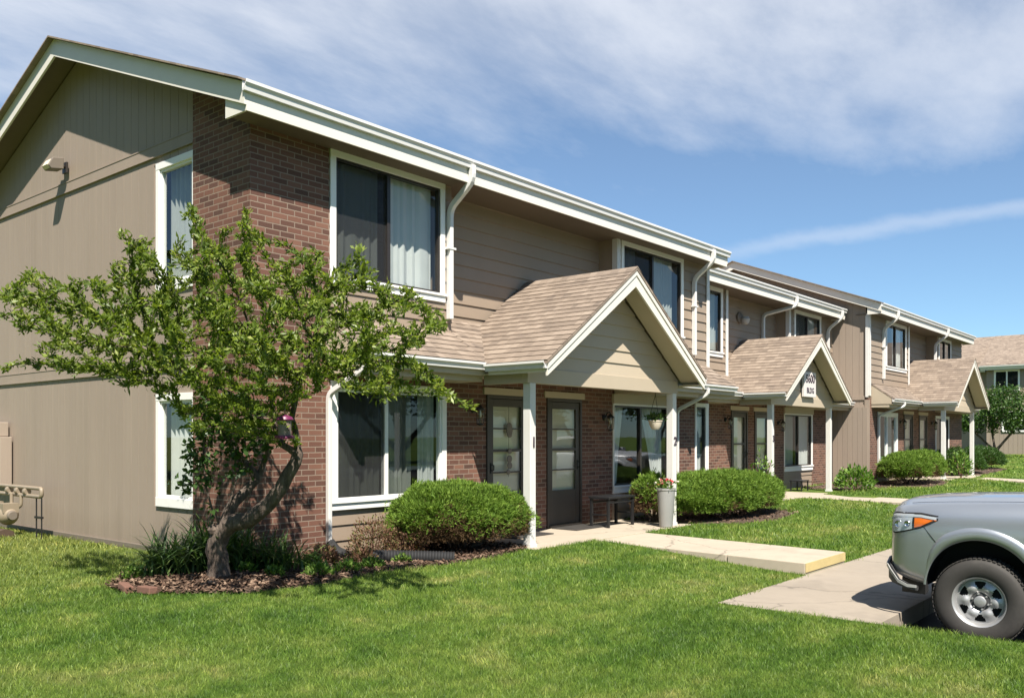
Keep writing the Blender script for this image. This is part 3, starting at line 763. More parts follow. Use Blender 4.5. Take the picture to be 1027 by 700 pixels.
    dv = Vector((0, 1, GABLE_SL)).normalized()
    for k, f in enumerate(rf.f): rf.uv[k] = {vi - f[0]: (rf.v[vi][0], Vector(rf.v[vi]).dot(dv)) for vi in f}
    roof = rf.build('roof', 'asphalt_shingle', root)
    ov = 0.085
    for xe, sg in ((ex0 + ov, 1), (ex1 - ov, -1)):
        for s in (0, 1):
            rk = MB(); ya, yb2 = (ye, ym) if s == 0 else (2 * ym - ye, ym)
            A = [(xe, ya, zE - 0.014), (xe, yb2, zr - 0.012), (xe, yb2, zr - 0.255), (xe, ya, zE - 0.255)]
            rk.prism(A, (sg * 0.03, 0, 0)); rk.build('rake_board', 'fascia_paint', root)
        # boxed eave end
        rk = MB(); rk.box(xe + sg * 0.031, xe + sg * 0.06, ye + 0.03, YF - 0.01, zF - 0.033, zE - 0.03); rk.build('eave_return', 'fascia_paint', root)
    so = MB()
    for s in (0, 1):
        ya, yb2 = (ye + .02, ym) if s == 0 else (2 * ym - ye - .02, ym)
        for xa, xb in ((ex0 + ov + 0.03, X0 + 0.02), (X1 - 0.02, ex1 - ov - 0.03)):
            if xb - xa > 0.05: so.prism([(xa, ya, zE - 0.10 + .008), (xb, ya, zE - 0.10 + .008), (xb, yb2, zr - 0.10 + .008), (xa, yb2, zr - 0.10 + .008)], (0, 0, -0.02))
    so.box(X0 + .001, X1 - .001, ye + 0.025, YF + REC + 0.02, zF, zF + 0.02); so.box(ex0 + ov + 0.061, X0, ye + 0.025, YF - 0.002, zF, zF + 0.02); so.box(X1, ex1 - ov - 0.061, ye + 0.025, YF - 0.002, zF, zF + 0.02)
    so.build('soffit', 'soffit_paint', root)
    fa = MB(); fa.box(ex0 + ov + 0.031, ex1 - ov - 0.031, ye, ye + 0.024, zF - 0.035, zE - 0.02); fa.build('eave_fascia', 'fascia_paint', root)
    for (ga, gb) in (eave_parts or [(ex0 + ov, ex1 - ov)]):
        g = MB(); gutter_mb(g, (ga, ye - 0.001, zE - 0.005), (gb, ye - 0.001, zE - 0.005), (0, -1, 0)); g.build('gutter', 'gutter_enamel', root)
    # ---- windows and doors
    for w in upper + lower:
        yy = YF + (REC if w.get('rec') else 0)
        window(root, w['x0'], w['x1'], Z(w['z0']), Z(w['z1']), yy, w.get('mull'), w.get('curt', ()), w.get('screen'), w.get('trim', (0.09, 0.09, 0.12, 0.10)), w.get('dark', True))
    for i, d in enumerate(doors): storm_door(root, d[0], d[1], YF - 0.005, Z(0.02), Z(2.13), **d[2])
    for d in doors: hd = MB(); hd.box(d[0] - 0.07, d[1] + 0.07, YF - 0.03, YF + 0.01, Z(2.135), Z(2.24)); hd.build('header_board', 'beam_paint', root)
    for w in lower: 
        if w.get('header'): hd = MB(); hd.box(w['x0'] - 0.02, w['x1'] + 0.02, YF - 0.045, YF + 0.01, Z(w['z1']), Z(w['z1'] + 0.17)); hd.build('header_board', 'beam_paint', root)
    # ---- pent roof
    pz, py0 = Z(2.55), YF - 0.62; sl = 0.70
    pc, hw = porch; pa, pb = pent
    pe0, pe1 = pc - hw, pc + hw
    pr = MB()
    dvp = Vector((0, 1, sl)).normalized()
    def pq(x0, x1, y1, z1=None, cut=None):
        zt = pz + (y1 - py0) * sl
        pts = [(x0, py0 - 0.02, pz - 0.014), (x1, py0 - 0.02, pz - 0.014), (x1, y1, zt), (x0, y1, zt)]
        i = len(pr.f); pr.prism(pts, (0, 0, -0.035))
        courses(pr, (x0, py0 - 0.02, pz - 0.014), (x1, py0 - 0.02, pz - 0.014), (x1, y1, zt), (x0, y1, zt))
        for k in range(i, len(pr.f)): pr.uv[k] = {vi - pr.f[k][0]: (pr.v[vi][0], Vector(pr.v[vi]).dot(dvp)) for vi in pr.f[k]}
    pq(pa, rx0, YF + 0.005); pq(rx1, pb, YF + 0.005); pq(rx0, rx1, YF + REC + 0.005)
    pr.build('pent_roof', 'asphalt_shingle', root)
    for a, b in ((pa, pe0 + 0.1), (pe1 - 0.1, pb)): pf = MB(); pf.box(a, b, py0, py0 + 0.02, pz - 0.20, pz - 0.04); pf.box(a + .01, b, py0 + 0.10, YF - 0.004, Z(2.27), pz - 0.14); pf.box(a, b, py0 + 0.0205, YF - 0.003, pz - 0.20, pz - 0.18); pf.build('pent_fascia', 'beam_paint', root)
    pf = MB()
    pf.prism([(pa, py0, pz - 0.05), (pa, YF - 0.004, pz + 0.62 * sl - 0.05), (pa, YF - 0.004, pz - 0.19), (pa, py0, pz - 0.19)], (0.02, 0, 0))
    pf.build('pent_end', 'beam_paint', root)
    for a, b in ((pa - 0.02, pe0 + 0.03), (pe1 - 0.03, pb)):
        g = MB(); gutter_mb(g, (a, py0 - 0.001, pz - 0.025), (b, py0 - 0.001, pz - 0.025), (0, -1, 0), 0.10, 0.085); g.build('gutter', 'gutter_enamel', root)
    # ---- gabled porch
    yp = YF - 1.33; yr = yp - 0.42; zpk = pz + hw * 0.69 - 0.02; zb0, zb1 = Z(2.23), Z(2.44)
    pg = MB(); sl2 = (zpk - (pz - 0.03)) / hw
    for s in (-1, 1):
        e = (pc + s * (hw + 0.03), yr - 0.02); dvx = Vector((-s, 0, sl2)).normalized()
        pts = [(e[0], yr - 0.025, pz - 0.05), (e[0], YF + 0.2, pz - 0.05), (pc, YF + REC + 0.02, zpk), (pc, yr - 0.025, zpk)]
        i = len(pg.f); pg.prism(pts, (0, 0, -0.04))
        courses(pg, *(pts if s < 0 else [pts[1], pts[0], pts[3], pts[2]]))
        for k in range(i, len(pg.f)): pg.uv[k] = {vi - pg.f[k][0]: (pg.v[vi][1], Vector(pg.v[vi]).dot(dvx)) for vi in pg.f[k]}
    # ridge cap
    pg.prism([(pc - 0.13, yr - 0.03, zpk - 0.13 * sl2 + 0.012), (pc, yr - 0.03, zpk + 0.018), (pc + 0.13, yr - 0.03, zpk - 0.13 * sl2 + 0.012), (pc, yr - 0.03, zpk - 0.002)], (0, YF + REC - yr, 0))
    pg.build('porch_roof', 'asphalt_shingle', root)
    pk = MB(); bw = 0.20
    for s in (-1, 1):
        xe = pc + s * hw
        pk.prism([(xe, yr, pz - 0.10), (pc, yr, zpk - 0.055), (pc, yr, zpk - 0.055 - bw * 1.15), (xe, yr, pz - 0.10 - bw * 0.75)], (0, 0.03, 0))
        pk.prism([(xe, yr - 0.016, pz - 0.085), (pc, yr - 0.016, zpk - 0.045), (pc, yr - 0.016, zpk - 0.115), (xe, yr - 0.016, pz - 0.155)], (0, 0.0155, 0))
    pk.build('porch_rake', 'fascia_paint', root)
    ps = MB()
    for s in (-1, 1):    # sloping soffit under the porch overhang
        xe = pc + s * (hw - 0.02)
        ps.prism([(xe, yr + 0.03, pz - 0.155), (pc, yr + 0.03, zpk - 0.115), (pc, yp - 0.02, zpk - 0.115), (xe, yp - 0.02, pz - 0.155)], (0, 0, -0.02))
    ps.box(pe0 + 0.15, pe1 - 0.15, yp + 0.12, YF - 0.012, Z(2.36), Z(2.38))
    ps.build('porch_ceiling', 'beam_paint', root)
    # gable triangle in lap siding
    gt = MB(); lap = 0.195; hx = lambda z: max(0.0, hw - 0.10 - (z - (pz - 0.08)) / sl2)
    z = zb1; 
    while z < zpk - 0.15:
        z2 = min(z + lap, zpk - 0.15); a, b = hx(z), hx(z2)
        gt.prism([(pc - a, yp + 0.028, z), (pc + a, yp + 0.028, z), (pc + a, yp + 0.06, z), (pc - a, yp + 0.06, z)], (0, 0, 0.0005))
        gt.quad((pc - a, yp + 0.028, z), (pc + a, yp + 0.028, z), (pc + b, yp + 0.046, z2), (pc - b, yp + 0.046, z2))
        z = z2
    gt.build('porch_gable', 'beam_paint', root, fixn=False)
    pb_ = MB(); xa, xb = pc - hw + 0.13, pc + hw - 0.13
    pb_.box(xa, xb, yp + 0.015, yp + 0.11, zb0, zb1)
    for x in (xa, xb - 0.12): pb_.box(x + .001, x + 0.119, yp + 0.111, py0 + 0.1, zb0 + 0.002, zb1)
    for s in (-1, 1):   # side boards under porch eaves
        xe = pc + s * hw; pb_.box(xe - s * 0.02, xe - s * 0.13, yr + 0.035, py0 + 0.05, pz - 0.19, pz - 0.17)
    pb_.build('porch_beam', 'beam_paint', root, bevel=0.004)
    for s in (-1, 1):
        xe = pc + s * hw; f = MB(); f.box(xe - s * 0.02, xe, yr + 0.02, py0 - 0.1, pz - 0.20, pz - 0.07); f.build('porch_fascia', 'fascia_paint', root)
        g = MB(); gutter_mb(g, (xe, yr + 0.0, pz - 0.055), (xe, py0 - 0.09, pz - 0.055), (s, 0, 0), 0.10, 0.09); g.build('gutter', 'gutter_enamel', root)
    ph = hw - 0.24
    for s, num in zip((-1, 1), numbers): post_column(root, pc + s * ph, yp + 0.075, Z(0.0), zb0 + 0.002, num)
    # ---- downspouts
    for kind, x, zend in dspouts:
        yo = ye - 0.055; yw = YF - 0.045
        if kind == 'front':
            pts = bend([(x, yo, zE - 0.08), (x, yo, zE - 0.30), (x, yw, zE - 0.62), (x, yw, zend)], 0.12)
        elif kind == 'side':      # slants sideways into the recess
            yw2 = YF + REC - 0.05; pts = bend([(x + 0.35, yo, zE - 0.08), (x + 0.35, yo, zE - 0.34), (x, yw2, zE - 0.55), (x, yw2, zend)], 0.12)
        downspout(root, pts)
        c = MB(); yy = yw if kind == 'front' else YF + REC - 0.05
        c.box(x - 0.075, x + 0.075, yy - 0.052, yy + 0.03, zE - 1.2, zE - 1.17); c.build('pipe_strap', 'gutter_enamel', root)
    for x, xw, zend in low_spouts:
        pts = bend([(x, py0 - 0.05, pz - 0.10), (x, py0 - 0.05, pz - 0.22), (xw, YF - 0.05, pz - 0.52), (xw, YF - 0.05, zend)], 0.08)
        downspout(root, pts, w=0.036)
    return root

# window openings on the end wall: y0, y1, z0, z1 (outer trim)
GW = [(9.99, 10.90, 3.36, 5.04), (9.99, 10.90, 0.60, 2.05)]
cw, cg, sc_ = 'curtain_white', 'curtain_grey', 'shade_cream'
A = block('brick_townhouse', 'nearest two-storey townhouse with brick corner and wide gable end, porch numbered 1 and 2', 5.84, 17.0, 8.77, 0.0, (9.17, 13.48),
    upper=[dict(x0=6.98, x1=9.02, z0=3.40, z1=5.10, mull=7.96, curt=((7.08, 7.9, cg, 6), (8.0, 8.88, cw, 5)), screen=(7.1, 7.94)),
           dict(x0=13.62, x1=15.92, z0=3.40, z1=5.10, mull=14.74, curt=((14.95, 15.7, cg, 6), (13.75, 14.3, cg, 4)), screen=(13.74, 14.7))],
    lower=[dict(x0=6.99, x1=9.05, z0=0.58, z1=2.20, mull=7.92, curt=((7.1, 7.9, 'curtain_dark', 6), (8.05, 8.5, 'curtain_dark', 4), (8.62, 8.92, cg, 3)), screen=(7.1, 7.9), dark=False),
           dict(x0=13.35, x1=15.40, z0=0.48, z1=2.10, mull=14.3, curt=((13.45, 13.9, cw, 4, 1), (14.45, 15.25, cw, 7, -1)), header=True, trim=(0.03, 0.03, 0.14, 0.03)),
           dict(x0=16.42, x1=17.0, z0=0.55, z1=2.20, curt=((16.48, 16.9, cw, 3),), trim=(0.05, 0.13, 0.12, 0.08))],
    doors=[(9.92, 10.90, dict(deco=True, handle_left=True, lab='brown storm door with hanging ornament on its glass')), (11.40, 12.37, dict())],
    brick_ends=None, pent=(6.92, 16.98), porch=(11.32, 2.17), numbers=('1', '2'), left_gable='brick', eave_x=(5.40, 17.15), lap_under=((6.98, 9.06, 0.6), (13.34, 15.41, 0.5)),
    dspouts=(('front', 9.09, 3.17), ('front', 16.32, 3.17)), corner_trims=((13.48, 1), (17.0, -1)), low_spouts=((6.98, 6.93, 0.14), (15.70, 15.60, 0.1)), brick_full=6.98,
    eave_parts=[(5.46, 13.30), (13.31, 17.08)])
B = block('stepped_back_townhouse', 'middle townhouse set back between the other two, white address board on its porch gable', 17.06, 27.36, 9.87, 0.03, (20.13, 23.95),
    upper=[dict(x0=19.10, x1=19.88, z0=3.40, z1=5.08, curt=((19.2, 19.8, cg, 4),)),
           dict(x0=24.33, x1=26.36, z0=3.40, z1=5.08, mull=25.3, curt=((24.5, 26.2, cg, 12),), screen=(24.45, 25.28))],
    lower=[dict(x0=23.62, x1=25.68, z0=0.50, z1=2.12, mull=24.62, curt=((23.75, 24.5, cg, 6), (24.7, 25.6, cw, 7)), header=True, dark=True, trim=(0.03, 0.08, 0.14, 0.03))],
    doors=[(20.35, 21.27, dict(lites=2)), (21.70, 22.62, dict(lites=2))],
    brick_ends=None, pent=(17.06, 27.32), porch=(21.72, 2.12), numbers=('3', None), left_gable='plain', eave_x=(17.02, 27.34), lap_under=((23.61, 25.69, 0.5),),
    dspouts=(('side', 23.0, 3.3), ('front', 26.85, 3.17)), corner_trims=((20.13, -1), (23.95, 1)), eave_parts=[(17.1, 20.0), (20.01, 23.9), (23.91, 27.26)])
Cc = block('far_townhouse', 'farthest townhouse of the row with tall wood gable end above the middle roof', 27.36, 38.6, 8.77, 0.12, (31.40, 34.95),
    upper=[dict(x0=28.95, x1=31.10, z0=3.50, z1=5.06, mull=29.95, curt=((30.0, 30.95, cw, 7), (29.1, 29.4, cg, 3))),
           dict(x0=35.15, x1=36.9, z0=3.5, z1=5.06, mull=36.0, curt=((36.1, 36.8, cg, 6),))],
    lower=[dict(x0=28.15, x1=30.15, z0=0.5, z1=2.15, mull=29.1, curt=((28.3, 28.9, cw, 4), (29.2, 30.0, cg, 6)), dark=False),
           dict(x0=34.7, x1=36.6, z0=0.5, z1=2.15, mull=35.6, curt=((34.8, 35.2, cg, 4),))],
    doors=[(30.85, 31.85, dict(lites=2)), (32.6, 33.6, dict(lites=2))],
    brick_ends=None, pent=(27.55, 38.6), porch=(32.62, 2.15), numbers=(None, None), left_gable='plain', eave_x=(27.05, 38.8), lap_under=((28.14, 30.16, 0.5), (34.69, 36.61, 0.5)),
    dspouts=(('front', 28.62, 3.3), ('front', 34.55, 3.3)), corner_trims=((27.36, 1), (31.40, -1)), low_spouts=((28.6, 28.1, 0.3),), eave_parts=None)
# end-wall windows of A (facing -X)
def side_window(parent, x, y0, y1, z0, z1, mat='curtain_grey', seed=1):
    m = MB(); t = 0.085
    m.box(x - 0.03, x + 0.03, y0, y1, z0, z0 + 0.12); m.box(x - 0.028, x + 0.03, y0, y1, z1 - 0.09, z1); m.box(x - 0.026, x + 0.03, y1 - t, y1, z0 + 0.12, z1 - 0.09); m.box(x - 0.024, x + 0.03, y0, y0 + 0.035, z0 + 0.12, z1 - 0.09)
    w = m.build('window', 'window_vinyl', parent, bevel=0.004)
    a, b, c, d = y0 + 0.035, y1 - t, z0 + 0.12, z1 - 0.09; e = 0.03; s = MB()
    s.box(x - 0.004, x + 0.06, a, b, c, c + e); s.box(x - 0.004, x + 0.06, a, b, d - e, d); s.box(x - 0.003, x + 0.06, a, a + e, c + e, d - e); s.box(x - 0.003, x + 0.06, b - e, b, c + e, d - e)
    s.build('sash', 'window_vinyl', w)
    g = MB(); g.quad((x + 0.03, a, d), (x + 0.03, b, d), (x + 0.03, b, c), (x + 0.03, a, c)); g.build('pane', 'window_glass', w, fixn=False)
    g = MB(); N = 60; ys = np.linspace(a - 0.03, b + 0.03, N)
    xx = x + 0.17 + 0.035 * np.sin(np.linspace(0, 14 * math.pi, N) + 0.9 * np.sin(np.linspace(0, 8, N)))
    for i in range(N - 1): g.quad((xx[i], ys[i], c - .02), (xx[i + 1], ys[i + 1], c - .02), (xx[i + 1], ys[i + 1], d + .02), (xx[i], ys[i], d + .02))
    g.build('curtain', mat, w, smooth=True, angle=80, fixn=False)
side_window(A, 5.87, *GW[0], mat='curtain_grey'); side_window(A, 5.87, *GW[1], mat='curtain_white')
m = MB()   # horizontal belt trims on the end wall
for z in (5.13, 2.36): m.box(5.842, 5.868, 9.995, 17.35, z, z + 0.02); m.box(5.852, 5.869, 9.995, 17.35, z + 0.02, z + 0.15); m.box(5.846, 5.868, 9.995, 17.35, z + 0.15, z + 0.165)
m.build('belt_trim', 'wood_siding_paint', A)
m = MB(); m.box(5.83, 5.875, 9.99, 17.37, -0.2, 0.07); m.build('foundation_strip', 'dark_trim_paint', A)
m = MB()   # vertical corner board and belt on the far gable end
m.box(27.33, 27.385, 8.79, 8.87, 2.7, 5.15); m.build('corner_board', 'white_trim_paint', Cc)
m = MB(); m.box(27.36, 27.388, 8.90, 9.85, 2.62, 2.74); m.box(27.36, 27.388, 8.90, 9.85, 2.40, 2.48); m.box(27.345, 27.389, 8.76, 8.90, -.1, 2.62); m.build('belt_trim', 'wood_siding_paint', Cc)
# wood wall between the second porch and the far brick corner
m = MB()
for k in range(7): m.box(27.30, 27.36, 8.80 + k * 0.15, 8.80 + k * 0.15 + 0.145, -0.1, 2.40)
m.build('panel_boards', 'wood_siding_paint', Cc)

# address board on the middle porch
sg = empty('address_sign', (21.65, 8.49, 2.50), 'white address board reading 5600 on the middle porch gable', 'sign')
m = MB(); m.box(21.54, 22.30, 8.47, 8.54, 2.50, 3.13); bd = m.build('sign_board', 'sign_white', sg, bevel=0.008)
text_mesh('5600', 0.29, 'sign_ink', 'sign_number', sg, (21.92, 8.466, 2.95), bold=0.004)
text_mesh('BLDG', 0.19, 'sign_ink', 'sign_lettering', sg, (21.92, 8.466, 2.66), bold=0.002)

# ------------------------------------------------------------------ far house beyond the row
D = empty('neighbour_house', (61.0, 6.0, 0.4), 'tan house with brown shingle roof in two steps beyond the far end of the row', 'house')
m = MB()
for y in np.arange(-6, 12.45, 0.25): m.box(61.0, 61.1, y, min(y + 0.24, 12.45), 0.2, 3.0)
m.box(61.012, 61.1, -6, 12.45, 0.2, 3.0); m.box(61.05, 69.5, 12.40, 12.45, 0.2, 5.8); m.box(63.0, 63.1, 12.45, 24, 0.2, 6.3)
m.build('wall', 'wood_siding_paint', D)
m = MB()
for a, b, c, d in rects_minus(-6.0, 12.45, 3.0, 5.75, [(10.62, 12.03, 4.25, 5.6), (6.0, 7.4, 4.25, 5.6)]):
    m.box(61.0, 61.09, a, b, c, d)
    for k in range(int(c / 0.2), int(d / 0.2) + 1):
        lo, hi = max(c, k * .2), min(d, k * .2 + .2)
        if hi - lo > .01: m.prism([(60.975, a, lo), (60.995, a, hi), (61.0, a, hi), (61.0, a, lo)], (0, b - a, 0))
m.build('upper_wall', 'lap_siding_paint', D)
for (ya, yb_, za, zb_) in ((10.62, 12.03, 4.25, 5.6), (6.0, 7.4, 4.25, 5.6), (9.9, 11.6, 1.80, 3.1)):
    m = MB(); e = .1
    m.box(60.94, 61.02, ya, yb_, za, za + e); m.box(60.94, 61.02, ya, yb_, zb_ - e, zb_); m.box(60.945, 61.02, ya, ya + e, za + e, zb_ - e); m.box(60.945, 61.02, yb_ - e, yb_, za + e, zb_ - e); m.box(60.95, 61.02, (ya + yb_) / 2 - .04, (ya + yb_) / 2 + .04, za + e, zb_ - e)
    w = m.build('window', 'window_vinyl', D)
    g = MB(); g.box(60.985, 61.0, ya + e, yb_ - e, za + e, zb_ - e); g.build('pane', 'dark_glass', w)
def gable_roof_x(root, xe, xr, y0, y1, ze, zr, nm='roof'):
    rf = MB(); sl = (zr - ze) / (xr - xe)
    for s in (0, 1):
        a = xe if s == 0 else 2 * xr - xe; dv = Vector((1 if s == 0 else -1, 0, sl)).normalized()
        i = len(rf.f); rf.prism([(a, y0, ze), (xr, y0, zr), (xr, y1, zr), (a, y1, ze)], (0, 0, -0.08))
        for k in range(i, len(rf.f)): rf.uv[k] = {vi - rf.f[k][0]: (rf.v[vi][1], Vector(rf.v[vi]).dot(dv)) for vi in rf.f[k]}
    r = rf.build(nm, 'asphalt_shingle', root)
    k = MB()
    for y, s in ((y0, 1), (y1, -1)):
        for q in (0, 1):
            a = xe if q == 0 else 2 * xr - xe
            k.prism([(a, y, ze - .09), (xr, y, zr - .09), (xr, y, zr - .36), (a, y, ze - .36)], (0, s * .04, 0))
    k.build('rake_board', 'dark_trim_paint', root)
    g = MB(); gutter_mb(g, (xe, y0, ze - .06), (xe, y1, ze - .06), (-1, 0, 0), .15, .13); g.build('gutter', 'gutter_enamel', root)
    g = MB(); g.box(xe, xe + .03, y0, y1, ze - .32, ze - .07); g.build('eave_fascia', 'fascia_paint', root)
    return r
gable_roof_x(D, 60.5, 65.0, -6.4, 12.75, 5.92, 8.12)
gable_roof_x(D, 62.5, 67.4, 12.8, 24.5, 5.95, 8.35)

# ------------------------------------------------------------------ lamps and wall fittings
def wall_lamp(x, y, z, label, group='lanterns beside the porch doors'):
    r = empty('wall_lantern', (x, y, z), label, 'wall lamp', group)
    m = MB(); m.lathe([(0.001, 0.0), (0.055, 0.0), (0.055, -0.02), (0.03, -0.035), (0.001, -0.036)], (x, y, z + 0.04), 14, 'y')
    m.tube([(x, y - 0.03, z + 0.04), (x, y - 0.07, z + 0.12), (x, y - 0.12, z + 0.14), (x, y - 0.14, z + 0.10)], 0.010, 6)
    m.build('bracket', 'black_metal', r, smooth=True)
    m = MB(); m.lathe([(0.001, 0.10), (0.02, 0.10), (0.065, 0.05), (0.072, 0.045), (0.072, 0.03), (0.001, 0.03)], (x, y - 0.14, z), 14); m.build('lamp_cap', 'black_metal', r, smooth=True)
    m = MB(); m.lathe([(0.055, 0.03), (0.06, -0.06), (0.045, -0.16), (0.001, -0.17)], (x, y - 0.14, z), 14); m.build('lamp_glass', 'lamp_glass', r, smooth=True)
    m = MB(); m.lathe([(0.001, -0.165), (0.05, -0.165), (0.05, -0.18), (0.001, -0.20)], (x, y - 0.14, z), 14)
    for k in range(4):
        a = k * math.pi / 2 + .5; m.tube([(x + .064 * math.cos(a), y - .14 + .064 * math.sin(a), z + .035), (x + .05 * math.cos(a), y - .14 + .05 * math.sin(a), z - .17)], 0.004, 4)
    m.build('lamp_cage', 'black_metal', r); 
    m = MB(); m.lathe([(0.001, -0.08), (0.018, -0.07), (0.024, -0.03), (0.012, 0.03)], (x, y - 0.14, z), 10); m.build('bulb', 'sign_white', r, smooth=True)
wall_lamp(9.62, 8.762, 1.86, 'dark lantern on the brick left of the porch door numbered 1')
wall_lamp(13.06, 8.762, 1.80, 'dark lantern on the brick between the second brown door and the window with tied curtains')
wall_lamp(20.02, 9.862, 1.88, 'small lantern on the brick left of the doors under the middle porch')
wall_lamp(23.20, 9.862, 1.84, 'small lantern between the doors and wide window under the middle porch')
wall_lamp(30.45, 8.762, 1.95, 'tiny lantern left of the doors under the farthest porch')
wall_lamp(34.2, 8.762, 1.95, 'tiny lantern right of the doors under the farthest porch')
# round lamp on the recessed upper wall of the middle house
r = empty('round_wall_light', (21.59, 10.24, 4.62), 'dark round light on the recessed upper siding of the middle townhouse', 'wall lamp')
m = MB(); m.lathe([(0.001, 0), (0.15, 0), (0.15, -0.03), (0.11, -0.06), (0.001, -0.07)], (21.59, 10.235, 4.62), 20, 'y'); m.build('housing', 'dark_trim_paint', r, smooth=True)
m = MB(); m.lathe([(0.09, 0.06), (0.12, 0.0), (0.10, -0.09), (0.05, -0.14), (0.001, -0.15)], (21.66, 10.10, 4.58), 16); m.build('globe', 'galv_steel', r, smooth=True)
# flood light high on the end wall
fx, fy, fz = 5.84, 13.50, 5.50
r = empty('flood_light', (fx, fy, fz), 'small bronze flood light high on the wood end wall', 'flood light')
m = MB(); m.box(fx - 0.03, fx, fy - 0.07, fy + 0.07, fz - 0.09, fz + 0.07); m.tube([(fx - 0.02, fy, fz), (fx - 0.12, fy, fz + 0.02)], 0.025, 8); m.build('mount', 'dark_bronze', r, bevel=0.004)
m = MB(); m.prism([(fx - 0.08, fy - 0.11, fz + 0.11), (fx - 0.24, fy - 0.11, fz + 0.08), (fx - 0.30, fy - 0.11, fz - 0.04), (fx - 0.26, fy - 0.11, fz - 0.09), (fx - 0.08, fy - 0.11, fz - 0.06)], (0, 0.22, 0)); m.build('housing', 'dark_trim_paint', r, bevel=0.01)
m = MB(); m.prism([(fx - 0.255, fy - 0.09, fz + 0.055), (fx - 0.307, fy - 0.09, fz - 0.035), (fx - 0.27, fy - 0.09, fz - 0.08), (fx - 0.25, fy - 0.09, fz - 0.05)], (0, 0.18, 0)); m.build('lens', 'pot_cream', r)

# utility boxes and gas meters by the end wall
r = empty('utility_box', (5.72, 15.6, 0.70), 'tan metal utility boxes mounted on the end wall above the gas pipes', 'utility box')
m = MB(); m.box(5.66, 5.838, 15.48, 16.2, 0.72, 1.50); m.box(5.68, 5.838, 15.62, 16.2, 1.505, 1.74); m.build('cabinet', 'wood_siding_paint', r, bevel=0.01)
m = MB(); m.box(5.648, 5.659, 15.52, 16.15, 1.10, 1.12); m.box(5.645, 5.659, 15.50, 16.15, 1.46, 1.49); m.build('door_seam', 'dark_trim_paint', r)
r = empty('gas_meter', (5.40, 14.05, 0.0), 'beige gas meters with looping pipes at the foot of the end wall', 'gas meter')
m = MB()
m.tube(bend([(5.52, 15.25, 0.62), (5.52, 13.57, 0.62), (5.52, 13.57, 0.74), (5.52, 15.25, 0.74)], .05), 0.030, 8)
for y in (14.10, 14.40, 14.75): m.lathe([(0.001, 0.05), (0.05, 0.05), (0.06, 0.02), (0.06, -.02), (0.05, -0.05), (0.001, -0.05)], (5.52, y, 0.68), 10, 'y')
m.tube(bend([(5.50, 14.25, 0.62), (5.50, 14.25, 0.45), (5.42, 14.40, 0.40), (5.42, 14.85, 0.40)], .05), 0.026, 8)
m.tube([(5.46, 14.50, 0.64), (5.46, 14.50, 0.32)], 0.026, 8)
m.build('pipes', 'gas_beige', r, smooth=True, angle=50)
for yc in (14.37, 14.95):
    m = MB(); m.lathe([(0.001, -.16), (0.08, -.15), (0.11, -.10), (0.145, -.04), (0.15, 0), (0.145, .04), (0.11, .10), (0.08, .15), (0.001, .16)], (5.36, yc, 0.32), 18, 'y'); m.box(5.25, 5.47, yc - .12, yc + .12, 0.36, 0.50)
    m.build('meter_body', 'gas_beige', r, smooth=True, angle=40)
    m = MB(); m.lathe([(0.001, -.19), (0.06, -.19), (0.075, -.165), (0.075, -.15)], (5.36, yc, 0.32), 14, 'y'); m.build('meter_cap', 'dark_trim_paint', r, smooth=True)
m = MB()
for y in (13.57, 13.75): m.tube([(5.52, y, 0.64), (5.52, y, -0.06)], 0.011, 6)
m.box(5.50, 5.54, 13.55, 13.78, 0.30, 0.33); m.build('pipe_stand', 'black_metal', r)
m = MB(); m.tube([(5.3, 14.30, -.05), (5.3, 14.70, -.05)], [0.17, 0.17], 10); m.build('base_block', 'soil', r)

# ------------------------------------------------------------------ porch things
r = empty('metal_bench', (12.5, 8.22, 0.0), 'small black metal bench left of the window beside the second door', 'bench')
m = MB(); m.box(12.10, 12.92, 8.02, 8.43, 0.475, 0.51); m.build('bench_top', 'black_metal', r, bevel=0.005)
for x in (12.14, 12.88):
    for y in (8.06, 8.39):
        m = MB(); m.box(x - .022, x + .022, y - .022, y + .022, 0.005, 0.474); m.build('leg', 'black_metal', r, bevel=.003)
for y in (8.06, 8.39): m = MB(); m.box(12.163, 12.857, y - .01, y + .01, 0.40, 0.43); m.build('stretcher', 'black_metal', r)
for x in (12.14, 12.88): m = MB(); m.box(x - .01, x + .01, 8.083, 8.367, 0.20, 0.225); m.build('stretcher', 'black_metal', r)
for (x0, x1, y0, y1, z, lb) in ((9.95, 10.85, 8.2, 8.7, 0.006, 'dark doormat at the door with the hanging ornament'), (11.45, 12.33, 8.2, 8.7, 0.006, 'dark doormat at the second brown door of the nearest porch')):
    m = MB(); m.box(x0, x1, y0, y1, z, z + 0.015); o = m.build('doormat', 'rubber', base=True, bevel=.004); tag(o, lb, 'doormat', 'doormats on the nearest porch')
rng = np.random.default_rng(3)
def flower_tuft(parent, c, r, h, n, leafmat='dark_leaf', petals=()):
    c = np.array(c); P = c + np.stack([rng.normal(0, r * .45, n), rng.normal(0, r * .45, n), rng.random(n) * h], 1)
    D = unit(P - (c - [0, 0, 0.12])) + rng.normal(0, .4, (n, 3)); V, F = leaves(P, D, rng.uniform(.04, .08, n), rng.uniform(.02, .035, n), rng)
    fast('foliage', V, F, leafmat, parent, np.repeat(rng.random(n), 4))
    for mt, k in petals:
        Pp = c + np.stack([rng.normal(0, r * .55, k), rng.normal(0, r * .55, k), h * .6 + rng.random(k) * h * .7], 1)
        Q_ = np.repeat(Pp, 6, 0); an = np.tile(np.arange(6) * math.pi / 3, k); DD = np.stack([np.cos(an), np.sin(an), np.full(6 * k, .35)], 1) + np.repeat(rng.normal(0, .35, (k, 3)), 6, 0)
        V, F = leaves(Q_, DD, np.full(6 * k, .032), np.full(6 * k, .026), rng); fast('flowers', V, F, mt, parent)
